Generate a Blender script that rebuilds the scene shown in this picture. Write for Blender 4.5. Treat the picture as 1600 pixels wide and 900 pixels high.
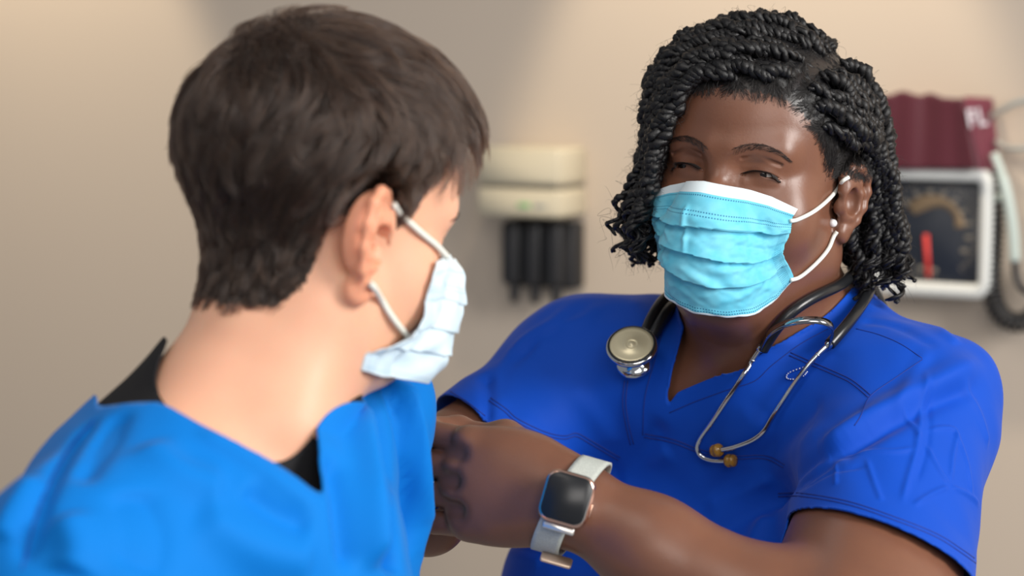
import bpy, math, random
import numpy as np
from mathutils import Vector, Matrix
from mathutils.bvhtree import BVHTree
for _o in list(bpy.data.objects): bpy.data.objects.remove(_o)
SC = bpy.context.scene
COL = SC.collection
rng = np.random.default_rng(7)
V3 = lambda *a: np.array(a, float)

# ---------------------------------------------------------------- camera
CAM = V3(0, 0, 1.35); PITCH = math.radians(6); FPX = 1600*85/36.
FW = V3(0, math.cos(PITCH), -math.sin(PITCH)); UP = V3(0, math.sin(PITCH), math.cos(PITCH)); RI = V3(1, 0, 0)
cd = bpy.data.cameras.new('camera'); cam = bpy.data.objects.new('camera', cd); COL.objects.link(cam)
cd.lens = 85; cd.sensor_width = 36; cd.clip_start = .05; cd.clip_end = 60
cam.location = CAM; cam.rotation_euler = (math.radians(90)-PITCH, 0, 0)
cd.dof.use_dof = True; cd.dof.focus_distance = 1.90; cd.dof.aperture_fstop = 3.6
SC.camera = cam
def P(px, py, d): return CAM + d*(FW + (px-800)/FPX*RI + (450-py)/FPX*UP)
def proj(W):
    v = np.asarray(W)-CAM; d = v@FW
    return 800+FPX*(v@RI)/d, 450-FPX*(v@UP)/d, d

# ---------------------------------------------------------------- world, lights, exposure
SC.view_settings.view_transform = 'Standard'; SC.view_settings.look = 'None'
SC.view_settings.gamma = 1; SC.view_settings.use_curve_mapping = False
SC.view_settings.exposure = 0.0
w = bpy.data.worlds.new('world'); SC.world = w; w.use_nodes = True
w.node_tree.nodes['Background'].inputs[0].default_value = (.93, .95, 1, 1)
w.node_tree.nodes['Background'].inputs[1].default_value = .28
def aim(o, tgt):
    d = Vector(tgt)-o.location; o.rotation_euler = d.to_track_quat('-Z', 'Y').to_euler()
def area(name, loc, tgt, size, power, col, sy=None):
    l = bpy.data.lights.new(name, 'AREA'); l.energy = power; l.size = size; l.color = col
    if sy: l.shape = 'RECTANGLE'; l.size_y = sy
    o = bpy.data.objects.new(name, l); COL.objects.link(o); o.location = loc; aim(o, tgt); return o
def spot(name, loc, tgt, power, ang, blend, col, r=.04):
    l = bpy.data.lights.new(name, 'SPOT'); l.energy = power; l.spot_size = math.radians(ang); l.spot_blend = blend; l.color = col
    l.shadow_soft_size = r
    o = bpy.data.objects.new(name, l); COL.objects.link(o); o.location = loc; aim(o, tgt); return o
area('window_light', (2.0, .55, 2.0), (.1, 1.85, 1.2), .8, 72, (1, .97, .93), 1.1)
area('ceiling_light', (-.5, 1.0, 2.6), (.0, 2.0, 1.1), .8, 7, (1, .93, .84), .8)
area('front_fill', (.5, -.8, 2.2), (.1, 1.9, 1.1), 1.5, 28, (1, .95, .90), 1.2)  # fill light added behind the camera to lift the shaded hand
WALL_D = 3.05; WYAW = math.radians(30)      # the wall comes nearer towards the right
WO = P(1447, 360, 2.98); WT = V3(math.cos(WYAW), -math.sin(WYAW), 0); WN = V3(-math.sin(WYAW), -math.cos(WYAW), 0)
def WP(px, py, off=0.0):
    """point of the pixel's ray on the plane standing `off` in front of the wall"""
    r = FW + (px-800)/FPX*RI + (450-py)/FPX*UP
    o = WO + WN*off
    return CAM + r*(((o-CAM)@WN)/(r@WN))
def downlight(px, py, out, up, power, ang):
    t = WP(px, py); l = t + WN*out + V3(0, 0, up)
    return spot('downlight', l, t, power, ang, .35, (1, .84, .62))
downlight(1190, 250, .40, .90, 34, 46)
downlight(40, 250, .40, .90, 34, 52)

# ---------------------------------------------------------------- materials
MATS = {}
def mat(name, col, rough=.5, metal=0, spec=.5, sss=0, sssr=(1, .3, .15), bump=None, var=None, sheen=0, trans=0, coat=0, emis=None, scale=1.0):
    if name in MATS: return MATS[name]
    m = bpy.data.materials.new(name); m.use_nodes = True; nt = m.node_tree; b = nt.nodes['Principled BSDF']
    I = b.inputs
    I['Base Color'].default_value = (*col, 1); I['Roughness'].default_value = rough; I['Metallic'].default_value = metal
    I['Specular IOR Level'].default_value = spec
    if sss: I['Subsurface Weight'].default_value = sss; I['Subsurface Radius'].default_value = sssr; I['Subsurface Scale'].default_value = .008
    if sheen: I['Sheen Weight'].default_value = sheen; I['Sheen Roughness'].default_value = .4
    if trans: I['Transmission Weight'].default_value = trans
    if coat: I['Coat Weight'].default_value = coat; I['Coat Roughness'].default_value = .08
    tc = nt.nodes.new('ShaderNodeTexCoord')
    if var:      # (scale, other colour, amount)
        n = nt.nodes.new('ShaderNodeTexNoise'); n.inputs['Scale'].default_value = var[0]; n.inputs['Detail'].default_value = 5
        nt.links.new(tc.outputs['Object'], n.inputs['Vector'])
        r = nt.nodes.new('ShaderNodeMapRange'); r.inputs[1].default_value = .35; r.inputs[2].default_value = .65; r.inputs[4].default_value = var[2]
        nt.links.new(n.outputs['Fac'], r.inputs[0])
        x = nt.nodes.new('ShaderNodeMix'); x.data_type = 'RGBA'; x.inputs[6].default_value = (*col, 1); x.inputs[7].default_value = (*var[1], 1)
        nt.links.new(r.outputs[0], x.inputs[0]); nt.links.new(x.outputs[2], I['Base Color'])
    if bump:     # list of (scale, strength, distance)
        prev = None
        for (s, st, dist) in bump:
            n = nt.nodes.new('ShaderNodeTexNoise'); n.inputs['Scale'].default_value = s; n.inputs['Detail'].default_value = 4
            nt.links.new(tc.outputs['Object'], n.inputs['Vector'])
            bp = nt.nodes.new('ShaderNodeBump'); bp.inputs['Strength'].default_value = st; bp.inputs['Distance'].default_value = dist
            nt.links.new(n.outputs['Fac'], bp.inputs['Height'])
            if prev: nt.links.new(prev.outputs[0], bp.inputs['Normal'])
            prev = bp
        nt.links.new(prev.outputs[0], I['Normal'])
    MATS[name] = m; return m
def attr_mix(m, attr, col, noise=None):
    """mix the base colour towards col by a mesh attribute (marks that belong to the thing: stubble, brows, printed bands)"""
    nt = m.node_tree; b = nt.nodes['Principled BSDF']; a = nt.nodes.new('ShaderNodeAttribute'); a.attribute_name = attr
    x = nt.nodes.new('ShaderNodeMix'); x.data_type = 'RGBA'; x.inputs[7].default_value = (*col, 1)
    src = b.inputs['Base Color']
    if src.links: nt.links.new(src.links[0].from_socket, x.inputs[6])
    else: x.inputs[6].default_value = src.default_value
    fac = a.outputs['Fac']
    if noise:
        tc = nt.nodes.new('ShaderNodeTexCoord'); n = nt.nodes.new('ShaderNodeTexNoise'); n.inputs['Scale'].default_value = noise; n.inputs['Detail'].default_value = 3
        nt.links.new(tc.outputs['Object'], n.inputs['Vector'])
        ad = nt.nodes.new('ShaderNodeMath'); ad.operation = 'ADD'; nt.links.new(fac, ad.inputs[0]); nt.links.new(n.outputs['Fac'], ad.inputs[1])
        r = nt.nodes.new('ShaderNodeMapRange'); r.inputs[1].default_value = .85; r.inputs[2].default_value = 1.1
        nt.links.new(ad.outputs[0], r.inputs[0]); fac = r.outputs[0]
    nt.links.new(fac, x.inputs[0]); nt.links.new(x.outputs[2], b.inputs['Base Color'])

# ---------------------------------------------------------------- objects
def mk(name, verts, faces, m, parent=None, smooth=True, attrs=None):
    me = bpy.data.meshes.new(name)
    verts = np.asarray(verts, float)
    me.from_pydata(verts.tolist(), [], faces if isinstance(faces, list) else faces.tolist())
    if smooth: me.polygons.foreach_set('use_smooth', [True]*len(me.polygons))
    if attrs:
        for k, a in attrs.items():
            at = me.attributes.new(k, 'FLOAT', 'POINT'); at.data.foreach_set('value', np.asarray(a, np.float32))
    me.materials.append(m); me.update()
    o = bpy.data.objects.new(name, me); COL.objects.link(o)
    if parent: o.parent = parent
    return o
def tag(o, label=None, cat=None, group=None, kind=None):
    if label: o['label'] = label
    if cat: o['category'] = cat
    if group: o['group'] = group
    if kind: o['kind'] = kind
    return o
def empty(name, loc, parent=None):
    o = bpy.data.objects.new(name, None); COL.objects.link(o); o.location = loc; o.empty_display_size = .05
    bpy.context.view_layer.update()
    return o
def adopt(o, parent):
    """parent keeping the world position (all geometry is written in world coordinates)"""
    o.parent = parent; o.matrix_parent_inverse = Matrix.Translation(parent.location).inverted() if parent.location.length else Matrix.Identity(4)
    return o
class MB:
    """collects shapes into one mesh"""
    def __init__(s): s.v = []; s.f = []; s.n = 0
    def add(s, v, f):
        s.v.append(np.asarray(v, float)); s.f += [tuple(i+s.n for i in q) for q in f]; s.n += len(v); return s
    def build(s, name, m, parent=None, smooth=True):
        o = mk(name, np.concatenate(s.v), s.f, m, None, smooth)
        if parent: adopt(o, parent)
        return o
def unit(v): v = np.asarray(v, float); return v/(np.linalg.norm(v, axis=-1, keepdims=True)+1e-12)
def catmull(pts, n=8, closed=False):
    p = np.asarray(pts, float)
    if closed: p = np.vstack([p[-1], p, p[:2]])
    else: p = np.vstack([2*p[0]-p[1], p, 2*p[-1]-p[-2]])
    out = []
    for i in range(1, len(p)-2):
        for t in np.arange(n)/n:
            a, b, c, d = p[i-1], p[i], p[i+1], p[i+2]
            out.append(.5*((2*b)+(-a+c)*t+(2*a-5*b+4*c-d)*t*t+(-a+3*b-3*c+d)*t**3))
    if not closed: out.append(p[-2])
    return np.array(out)
def frames(path, up0=None):
    t = unit(np.gradient(path, axis=0)); n = np.zeros_like(t)
    a = up0 if up0 is not None else (V3(0, 0, 1) if abs(t[0][2]) < .9 else V3(1, 0, 0))
    n[0] = unit(a-(a@t[0])*t[0])
    for i in range(1, len(path)):
        v = n[i-1]-(n[i-1]@t[i])*t[i]; n[i] = unit(v)
    return t, n, np.cross(t, n)
def tube(path, r, sides=8, caps=True, ry=None, up0=None, closed=False):
    path = np.asarray(path, float); k = len(path)
    r = np.broadcast_to(np.asarray(r, float), (k,)); ry = r if ry is None else np.broadcast_to(np.asarray(ry, float), (k,))
    t, n, b = frames(path, up0)
    a = np.arange(sides)/sides*2*np.pi
    v = path[:, None]+n[:, None]*np.cos(a)[None, :, None]*r[:, None, None]+b[:, None]*np.sin(a)[None, :, None]*ry[:, None, None]
    v = v.reshape(-1, 3); f = []
    m = k if closed else k-1
    for i in range(m):
        j = (i+1) % k
        for s in range(sides):
            s2 = (s+1) % sides; f.append((i*sides+s, i*sides+s2, j*sides+s2, j*sides+s))
    if caps and not closed: f.append(tuple(range(sides))[::-1]); f.append(tuple((k-1)*sides+s for s in range(sides)))
    return v, f
def lathe(profile, org, axis, seg=32, xref=None, caps=True):
    """profile: list of (radius, height) along axis"""
    ax = unit(axis); x = V3(0, 0, 1) if abs(ax[2]) < .9 else V3(1, 0, 0)
    if xref is not None: x = np.asarray(xref, float)
    x = unit(x-(x@ax)*ax); y = np.cross(ax, x); v = []; f = []
    for (r, h) in profile:
        for s in range(seg):
            a = 2*math.pi*s/seg; v.append(org+ax*h+x*r*math.cos(a)+y*r*math.sin(a))
    for i in range(len(profile)-1):
        for s in range(seg):
            s2 = (s+1) % seg; f.append((i*seg+s, i*seg+s2, (i+1)*seg+s2, (i+1)*seg+s))
    if caps: f.append(tuple(range(seg))[::-1]); f.append(tuple((len(profile)-1)*seg+s for s in range(seg)))
    return np.array(v), f
def rrect(w, h, r, seg=5):
    pts = []
    for (cx, cy, a0) in ((w/2-r, h/2-r, 0), (-w/2+r, h/2-r, 90), (-w/2+r, -h/2+r, 180), (w/2-r, -h/2+r, 270)):
        for i in range(seg+1):
            a = math.radians(a0+90*i/seg); pts.append((cx+r*math.cos(a), cy+r*math.sin(a)))
    return pts
def slab(org, X, Y, Z, w, h, d, r=.004, bev=.002, seg=5):
    """rounded box: face w x h centred on org, spanning 0..d along Z with bevelled rims"""
    rings = [(-bev, 0), (0, bev), (0, d-bev), (-bev, d)]
    v = []; f = []; n = None
    for (ins, z) in rings:
        pts = rrect(w+2*ins, h+2*ins, max(r+ins, 1e-4), seg); n = len(pts)
        v += [org+X*p[0]+Y*p[1]+Z*z for p in pts]
    for i in range(len(rings)-1):
        for s in range(n): s2 = (s+1) % n; f.append((i*n+s, i*n+s2, (i+1)*n+s2, (i+1)*n+s))
    f.append(tuple(range(n))[::-1]); f.append(tuple((len(rings)-1)*n+s for s in range(n)))
    return np.array(v), f
def box(org, X, Y, Z, w, h, d):
    v = [org+X*a*w/2+Y*b*h/2+Z*c*d for c in (0, 1) for b in (-1, 1) for a in (-1, 1)]
    return np.array(v), [(0, 2, 3, 1), (4, 5, 7, 6), (0, 1, 5, 4), (2, 6, 7, 3), (0, 4, 6, 2), (1, 3, 7, 5)]
def smoothstep(a, b, x): t = np.clip((x-a)/(b-a), 0, 1); return t*t*(3-2*t)

# ---------------------------------------------------------------- implicit modelling
class Sdf:
    def __init__(s): s.ops = []
    def _put(s, mode, fn, lo, hi, k): s.ops.append((mode, fn, np.asarray(lo, float), np.asarray(hi, float), k))
    def ell(s, c, r, k=.01, R=None, mode='add'):
        c = np.asarray(c, float); r = np.broadcast_to(np.asarray(r, float), (3,)).copy(); m = r.max()
        def fn(p):
            q = p-c
            if R is not None: q = q@R
            a = np.linalg.norm(q/r, axis=-1); b = np.linalg.norm(q/(r*r), axis=-1)
            return a*(a-1)/(b+1e-9)
        s._put(mode, fn, c-m, c+m, k); return s
    def cone(s, a, b, ra, rb=None, k=.01, mode='add'):
        a = np.asarray(a, float); b = np.asarray(b, float); rb = ra if rb is None else rb; d = b-a; L2 = d@d+1e-12
        def fn(p):
            t = np.clip(((p-a)@d)/L2, 0, 1)
            return np.linalg.norm(p-a-t[..., None]*d, axis=-1)-(ra+(rb-ra)*t)
        m = max(ra, rb); s._put(mode, fn, np.minimum(a, b)-m, np.maximum(a, b)+m, k); return s
    def chain(s, pts, rs, k=.01, mode='add'):
        for i in range(len(pts)-1): s.cone(pts[i], pts[i+1], rs[i], rs[i+1], k, mode)
        return s
    def bump(s, c, amp, sig):       # pushes the surface outwards by amp round c
        c = np.asarray(c, float)
        s._put('disp', lambda p: amp*np.exp(-((p-c)**2).sum(-1)/(sig*sig)), c-2.6*sig, c+2.6*sig, 0); return s
    def merge(s, o, R=None, t=None, sc=1.0):
        """take over another Sdf's ops, placed by rotation R and translation t"""
        for (mode, fn, lo, hi, k) in o.ops:
            cs = np.array([[x, y, z] for x in (lo[0], hi[0]) for y in (lo[1], hi[1]) for z in (lo[2], hi[2])])
            cw = (cs*sc)@R.T+t
            f2 = (lambda fn: (lambda p: fn(((p-t)@R)/sc)*sc))(fn)
            s._put(mode, f2, cw.min(0), cw.max(0), k*sc)
        return s
    @staticmethod
    def _comb(mode, a, b, k):
        if mode == 'disp': return a-b
        if mode == 'sub':
            b = -b
            if k <= 0: return np.maximum(a, b)
            h = np.clip(.5-.5*(a-b)/k, 0, 1); return a*(1-h)+b*h+k*h*(1-h) if False else np.maximum(a, b)+np.maximum(k-np.abs(a-b), 0)**2/(4*k)
        return np.minimum(a, b)-(np.maximum(k-np.abs(a-b), 0)**2/(4*k) if k > 0 else 0)
    def at(s, p):
        p = np.asarray(p, float); D = np.full(len(p), .08)
        for (mode, fn, lo, hi, k) in s.ops:
            mg = 0 if mode == 'disp' else k+.03
            m = np.all((p > lo-mg) & (p < hi+mg), axis=1)
            if m.any(): D[m] = s._comb(mode, D[m], fn(p[m]), k)
        return D
    def grad(s, p, h=4e-4):
        g = np.stack([s.at(p+e)-s.at(p-e) for e in np.eye(3)*h], -1)/(2*h); return g
    def mesh(s, lo, hi, vox, post=None, it=2):
        ax = [np.arange(lo[i], hi[i]+vox, vox) for i in range(3)]
        D = np.full([len(a) for a in ax], .08, np.float32)
        for (mode, fn, l, h, k) in s.ops:
            mg = 0 if mode == 'disp' else k+.03
            sl = [slice(max(np.searchsorted(ax[i], l[i]-mg), 0), np.searchsorted(ax[i], h[i]+mg)) for i in range(3)]
            if any(q.stop <= q.start for q in sl): continue
            G = np.stack(np.meshgrid(*[ax[i][sl[i]] for i in range(3)], indexing='ij'), -1)
            D[tuple(sl)] = s._comb(mode, D[tuple(sl)], fn(G), k)
        D[[0, -1]] = .08; D[:, [0, -1]] = .08; D[:, :, [0, -1]] = .08
        v, f = nets(D, ax)
        for _ in range(it):
            d = s.at(v); g = s.grad(v); v = v-g*(d/(np.sum(g*g, -1)+1e-3))[:, None].clip(-vox, vox)
        return v, f
def nets(D, ax):
    S = D < 0; n = D.shape
    c = np.zeros([k-1 for k in n], np.uint8)
    for i in (0, 1):
        for j in (0, 1):
            for k in (0, 1): c += S[i:n[0]-1+i, j:n[1]-1+j, k:n[2]-1+k]
    idx = np.argwhere((c > 0) & (c < 8)); cid = np.full(c.shape, -1, np.int64); cid[tuple(idx.T)] = np.arange(len(idx))
    acc = np.zeros((len(idx), 3)); cnt = np.zeros(len(idx))
    cor = [(i, j, k) for i in (0, 1) for j in (0, 1) for k in (0, 1)]
    for a in cor:
        for q in range(3):
            if a[q]: continue
            b = list(a); b[q] = 1
            da = D[tuple((idx+a).T)]; db = D[tuple((idx+b).T)]; m = (da < 0) != (db < 0)
            t = np.where(m, da/(da-db+1e-12), 0); p = np.tile(np.array(a, float), (len(idx), 1)); p[:, q] += t
            acc[m] += p[m]; cnt[m] += 1
    loc = acc/cnt[:, None]+idx
    v = np.stack([np.interp(loc[:, i], np.arange(n[i]), ax[i]) for i in range(3)], -1)
    F = []
    for q in range(3):
        a = [slice(1, n[i]-1) for i in range(3)]; b = list(a); a[q] = slice(0, n[q]-1); b[q] = slice(1, n[q])
        m = S[tuple(a)] != S[tuple(b)]; e = np.argwhere(m); off = np.ones(3, int); off[q] = 0; e = e+off
        ins = S[tuple(e.T)]; u, w_ = [(1, 2), (2, 0), (0, 1)][q]
        du = np.zeros(3, int); du[u] = 1; dw = np.zeros(3, int); dw[w_] = 1
        quad = np.stack([cid[tuple((e-du-dw).T)], cid[tuple((e-dw).T)], cid[tuple(e.T)], cid[tuple((e-du).T)]], -1)
        quad[~ins] = quad[~ins][:, ::-1]; F.append(quad)
    F = np.concatenate(F); return v, F[(F >= 0).all(1)]
def refine(v, f, sel):
    """split every face whose corners satisfy sel into quads (once)"""
    import bmesh
    me = bpy.data.meshes.new('tmp'); me.from_pydata(v.tolist(), [], [tuple(q) for q in f]); bm = bmesh.new(); bm.from_mesh(me)
    bm.verts.ensure_lookup_table(); m = sel(v)
    es = [e for e in bm.edges if m[e.verts[0].index] and m[e.verts[1].index]]
    bmesh.ops.subdivide_edges(bm, edges=es, cuts=1, use_grid_fill=True)
    bm.to_mesh(me); bm.free()
    n = len(me.vertices); co = np.zeros(n*3); me.vertices.foreach_get('co', co)
    ff = [tuple(p.vertices) for p in me.polygons]; bpy.data.meshes.remove(me)
    return co.reshape(-1, 3), ff
def trim(v, f, g, rounds=3):
    """keep the part of the mesh where g(v) > 0 with a clean rim on g = 0"""
    gv = g(v); f = [q for q in f if max(gv[i] for i in q) > 0] if not isinstance(f, np.ndarray) else f[(gv[f] > 0).any(1)]
    neg = gv <= 0; ids = np.where(neg)[0]
    for _ in range(rounds):
        p = v[ids]; d = g(p); h = 5e-4
        G = np.stack([g(p+e)-g(p-e) for e in np.eye(3)*h], -1)/(2*h)
        st = G*((d-1e-5)/(np.sum(G*G, -1)+1e-2))[:, None]; L = np.linalg.norm(st, axis=1, keepdims=True)
        v[ids] = p-st*np.minimum(1, .004/(L+1e-9))
    used = np.unique(np.concatenate([np.asarray(q) for q in f]) if not isinstance(f, np.ndarray) else f)
    mp = np.full(len(v), -1); mp[used] = np.arange(len(used))
    f = [tuple(mp[list(q)]) for q in f]
    return v[used], f
def rim_smooth(v, f, n=6):
    """smooth the open edges of a trimmed sheet so that its hems run clean"""
    from collections import Counter
    c = Counter()
    for q in f:
        for i in range(len(q)): a, b = int(q[i]), int(q[(i+1) % len(q)]); c[(min(a, b), max(a, b))] += 1
    nb_ = {}
    for (a, b), k in c.items():
        if k == 1: nb_.setdefault(a, []).append(b); nb_.setdefault(b, []).append(a)
    ids = [i for i in nb_ if len(nb_[i]) == 2]; A = np.array(ids); B = np.array([nb_[i] for i in ids])
    for _ in range(n): v[A] = .4*v[A]+.3*(v[B[:, 0]]+v[B[:, 1]])
    return v
def segdist(p, poly):
    """distance of points p to a polyline, and the position 0..1 along it"""
    best = np.full(len(p), 9.); par = np.zeros(len(p)); n = len(poly)-1
    for i in range(n):
        a, b = poly[i], poly[i+1]; d = b-a; t = np.clip(((p-a)@d)/(d@d+1e-12), 0, 1)
        q = np.linalg.norm(p-a-t[:, None]*d, axis=1); m = q < best; best[m] = q[m]; par[m] = (i+t[m])/n
    return best, par
def poly_sd(px, py, poly):
    """signed distance in pixels, positive inside the polygon"""
    poly = np.asarray(poly, float); best = np.full(px.shape, 1e9); ins = np.zeros(px.shape, bool); n = len(poly)
    for i in range(n):
        x0, y0 = poly[i]; x1, y1 = poly[(i+1) % n]; dx, dy = x1-x0, y1-y0
        t = np.clip(((px-x0)*dx+(py-y0)*dy)/(dx*dx+dy*dy+1e-9), 0, 1)
        best = np.minimum(best, np.hypot(px-x0-t*dx, py-y0-t*dy))
        c = ((y0 > py) != (y1 > py)) & (px < (x1-x0)*(py-y0)/(y1-y0+1e-12)+x0); ins ^= c
    return np.where(ins, best, -best)
class Surf:
    """ray casts on a finished surface, so that seams, straps and tubes lie on it"""
    def __init__(s, v, f): s.b = BVHTree.FromPolygons([Vector(x) for x in v], [tuple(int(i) for i in q) for q in f])
    def px(s, x, y, off=0., dflt=None):
        r = unit(FW+(x-800)/FPX*RI+(450-y)/FPX*UP); h = s.b.ray_cast(Vector(CAM), Vector(r))
        if h[0] is None: return P(x, y, dflt) if dflt else None
        n = np.array(h[1]); n = n if n@r < 0 else -n
        return np.array(h[0])+n*off
    def line(s, pts, off=0., n=6, dflt=None):
        c = catmull([(x, y, 0) for x, y in pts], n)
        out = [s.px(x, y, off, dflt) for x, y, _ in c]; return np.array([o for o in out if o is not None])
    def near(s, p, off=0.):
        h = s.b.find_nearest(Vector(p)); return np.array(h[0])+np.array(h[1])*off
def vnorm(v, f):
    n = np.zeros_like(v)
    q = np.array([(t[0], t[1], t[2]) for t in f]); c = np.cross(v[q[:, 1]]-v[q[:, 0]], v[q[:, 2]]-v[q[:, 0]])
    for t in range(3): np.add.at(n, q[:, t], c)
    q2 = np.array([t[-1] for t in f]); np.add.at(n, q2, c)
    return unit(n)
def vnoise(p, seed=0):
    """cheap smooth 3-D noise, about -1..1"""
    r = np.random.default_rng(seed); o = np.zeros(len(p))
    for i in range(10):
        d = unit(r.normal(size=3)); o += np.sin(p@d*r.uniform(.6, 1.6)*2*np.pi+r.uniform(0, 6.28)+1.3*np.sin(p@unit(r.normal(size=3))*4+r.uniform(0, 6)))
    return o/4.5
def solid(o, t, off=-1):
    m = o.modifiers.new('thickness', 'SOLIDIFY'); m.thickness = t; m.offset = off; return o
def Rot(rx, ry, rz):
    rx, ry, rz = map(math.radians, (rx, ry, rz))
    X = np.array([[1, 0, 0], [0, math.cos(rx), -math.sin(rx)], [0, math.sin(rx), math.cos(rx)]])
    Y = np.array([[math.cos(ry), 0, math.sin(ry)], [0, 1, 0], [-math.sin(ry), 0, math.cos(ry)]])
    Z = np.array([[math.cos(rz), -math.sin(rz), 0], [math.sin(rz), math.cos(rz), 0], [0, 0, 1]])
    return Z@Y@X

# ================================================================ people: heads
def ear(H, sx, big=1.0, tilt=24, base=(.070, .008, -.020)):
    """a C-shaped helix, inner fold, bowl, tragus and lobe; local x = outwards along the flap plane normal"""
    a = math.radians(tilt)
    def E(u, v, w=0):       # u back(+)/front(-), v up, w out of the flap
        y = base[1]+(u*math.cos(a)-w*math.sin(a))*big; x = base[0]+(u*math.sin(a)+w*math.cos(a))*big
        return V3(sx*x, y, base[2]+v*big)
    H.ell(E(.010, .006, .003), (.0035*big+.004, .017*big, .026*big), .004)
    hel = [(-.004, .010), (-.003, .022), (.006, .031), (.017, .031), (.026, .023), (.028, .010), (.025, -.004), (.018, -.016), (.010, -.023)]
    H.chain([E(u, v, .006) for u, v in hel], [.0028, .0030, .0032, .0034, .0034, .0032, .0030, .003, .003], .004)
    ant = [(.008, .022), (.016, .018), (.019, .008), (.016, -.006), (.009, -.014), (.002, -.014)]
    H.chain([E(u, v, .0065) for u, v in ant], [.0022, .0026, .003, .003, .003, .0025], .003)
    H.ell(E(.007, .001, .010), (.009*big, .009*big, .012*big), .003, mode='sub')
    H.ell(E(.006, -.027, .004), (.0048*big, .0085*big, .0085*big), .005)
    H.ell(E(-.003, -.004, .005), (.004, .0045, .006), .003)
    return E
def make_head(kind):
    H = Sdf(); f = kind == 'w'
    H.ell((0, .014, .036), (.0735, .090, .080) if f else (.074, .094, .086), .02)
    H.ell((0, -.034, .040), (.062, .050, .052), .03)
    H.ell((0, -.026, -.026), (.0645 if f else .061, .058, .078), .03)
    for s in (-1, 1):
        H.cone((s*.054, .004, -.066), (s*.014, -.070 if f else -.062, -.102 if f else -.096), .017 if f else .016, .014, .03)
        H.ell((s*.040, -.048, -.040), (.029 if f else .024, .028, .030), .02)
        H.cone((s*.040, -.066, .016), (s*.010, -.078, .013), .011, .010, .014)
    H.ell((0, -.070, -.104 if f else -.090), (.020, .018, .014), .02)
    H.ell((0, -.068, -.070), (.030, .024, .024), .02)
    for s in (-1, 1): H.ell((s*.031, -.0905, -.001), (.017, .010, .011), .012, mode='sub')
    H.chain([(0, -.078, .004), (0, -.096, -.024), (0, -.106 if f else -.101, -.040)], [.0075, .0085, .0115], .010)
    for s in (-1, 1): H.ell((s*.0135, -.094, -.046), (.0085, .011, .0085), .006)
    return H
WOM = dict(R=Rot(-3.6, 4.3, -27), t=V3(.2025, 1.98, 1.240), s=1.0)
MAN = dict(R=Rot(16.0, -1.0, 125.5), t=V3(-.1295, 1.66, 1.2325), s=1.0)
def loc(h, p): return ((np.asarray(p)-h['t'])@h['R'])/h['s']
def glo(h, p): return (np.asarray(p, float)*h['s'])@h['R'].T+h['t']

# ---- woman's head: eyes nearly closed in a smile
HW = make_head('w')
for s in (-1, 1):
    HW.ell((s*.031, -.0655, -.001), (.0150, .0140, .0130), .004)                                    # lids over the ball
    HW.cone((s*.017, -.0775, .0035), (s*.043, -.0700, .0050), .0030, .0030, .004)                   # upper lid roll
    HW.cone((s*.019, -.0770, -.0080), (s*.041, -.0700, -.0075), .0028, .0028, .006)                 # lower lid pouch
    slit = [(s*.0160, -.0810, -.0040), (s*.024, -.0835, -.0026), (s*.032, -.0820, -.0022), (s*.040, -.0765, -.0028), (s*.0465, -.071, -.0050)]
    HW.chain(slit, [.0008, .0020, .0022, .0015, .0006], .0006, mode='sub')
    HW.chain([(s*.018, -.0865, .0085), (s*.031, -.0860, .0105), (s*.046, -.0750, .0065)], [.0012, .0018, .0012], .002, mode='sub')
    HW.bump((s*.048, -.052, -.022), .0030, .016)
EW = ear(HW, 1, .90, 26, (.0720, -.003, -.019)); ear(HW, -1, .90, 26, (.0720, -.003, -.019))
HM = make_head('m')
for s in (-1, 1):
    HM.ell((s*.031, -.0655, -.001), (.0150, .0140, .0130), .004)
    HM.chain([(s*.017, -.0805, -.003), (s*.031, -.083, -.001), (s*.044, -.073, -.003)], [.0012, .0040, .0012], .001, mode='sub')
ear(HM, 1, 1.14, 42, (.0705, .004, -.022)); ear(HM, -1, 1.14, 42, (.0705, .004, -.022))

# ================================================================ woman: body
BW = Sdf().merge(HW, WOM['R'], WOM['t'])
def gw(*a): return glo(WOM, V3(*a))
nb = P(1205, 560, 2.055)
sL = P(1425, 655, 1.955); sR = P(912, 592, 2.12)
TL = unit(V3(.89, -.45, 0)); TF = unit(V3(-.45, -.89, 0)); TZ = V3(0, 0, 1)
tc = P(1175, 600, 2.12)
def T(l, f, u): return tc+TL*l+TF*f+TZ*u
eL = P(1328, 1035, 1.76); wL = P(888, 782, 1.812)
eR = P(722, 735, 2.04); wR = P(668, 805, 1.92)
TORSO_W = Sdf()
TORSO_W.cone(sL, sR, .056, .054, .05)
TORSO_W.ell(T(0, -.005, -.12), (.185, .115, .14), .05, R=np.stack([TL, TF, TZ], -1))
TORSO_W.ell(T(-.012, .0, -.33), (.192, .135, .24), .06, R=np.stack([TL, TF, TZ], -1))
for l in (-.095, .085): TORSO_W.ell(T(l, .085, -.185), (.090, .080, .085), .05, R=np.stack([TL, TF, TZ], -1))
TORSO_W.ell(T(0, .0, -.60), (.205, .14, .16), .08, R=np.stack([TL, TF, TZ], -1))
TORSO_W.cone(nb+TL*.055+V3(0, 0, .020), sL+V3(-.01, 0, .002), .042, .040, .03).cone(nb, sR+V3(0, 0, .010), .046, .036, .05)
BW.merge(TORSO_W, np.eye(3), V3(0, 0, 0))
BW.cone(gw(0, .018, -.060), nb+V3(0, 0, .0), .060, .066, .035)
BW.cone(gw(0, -.030, -.085), nb+TF*.035+V3(0, 0, -.02), .034, .034, .03)                 # throat
BW.cone(gw(0, -.040, -.098), gw(0, .0, -.098), .034, .045, .03)                         # full underside of the chin
BW.cone(sL+TL*-.008+V3(0, 0, -.01), eL, .056, .078, .03).cone(sR, eR, .054, .050, .03)
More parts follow.
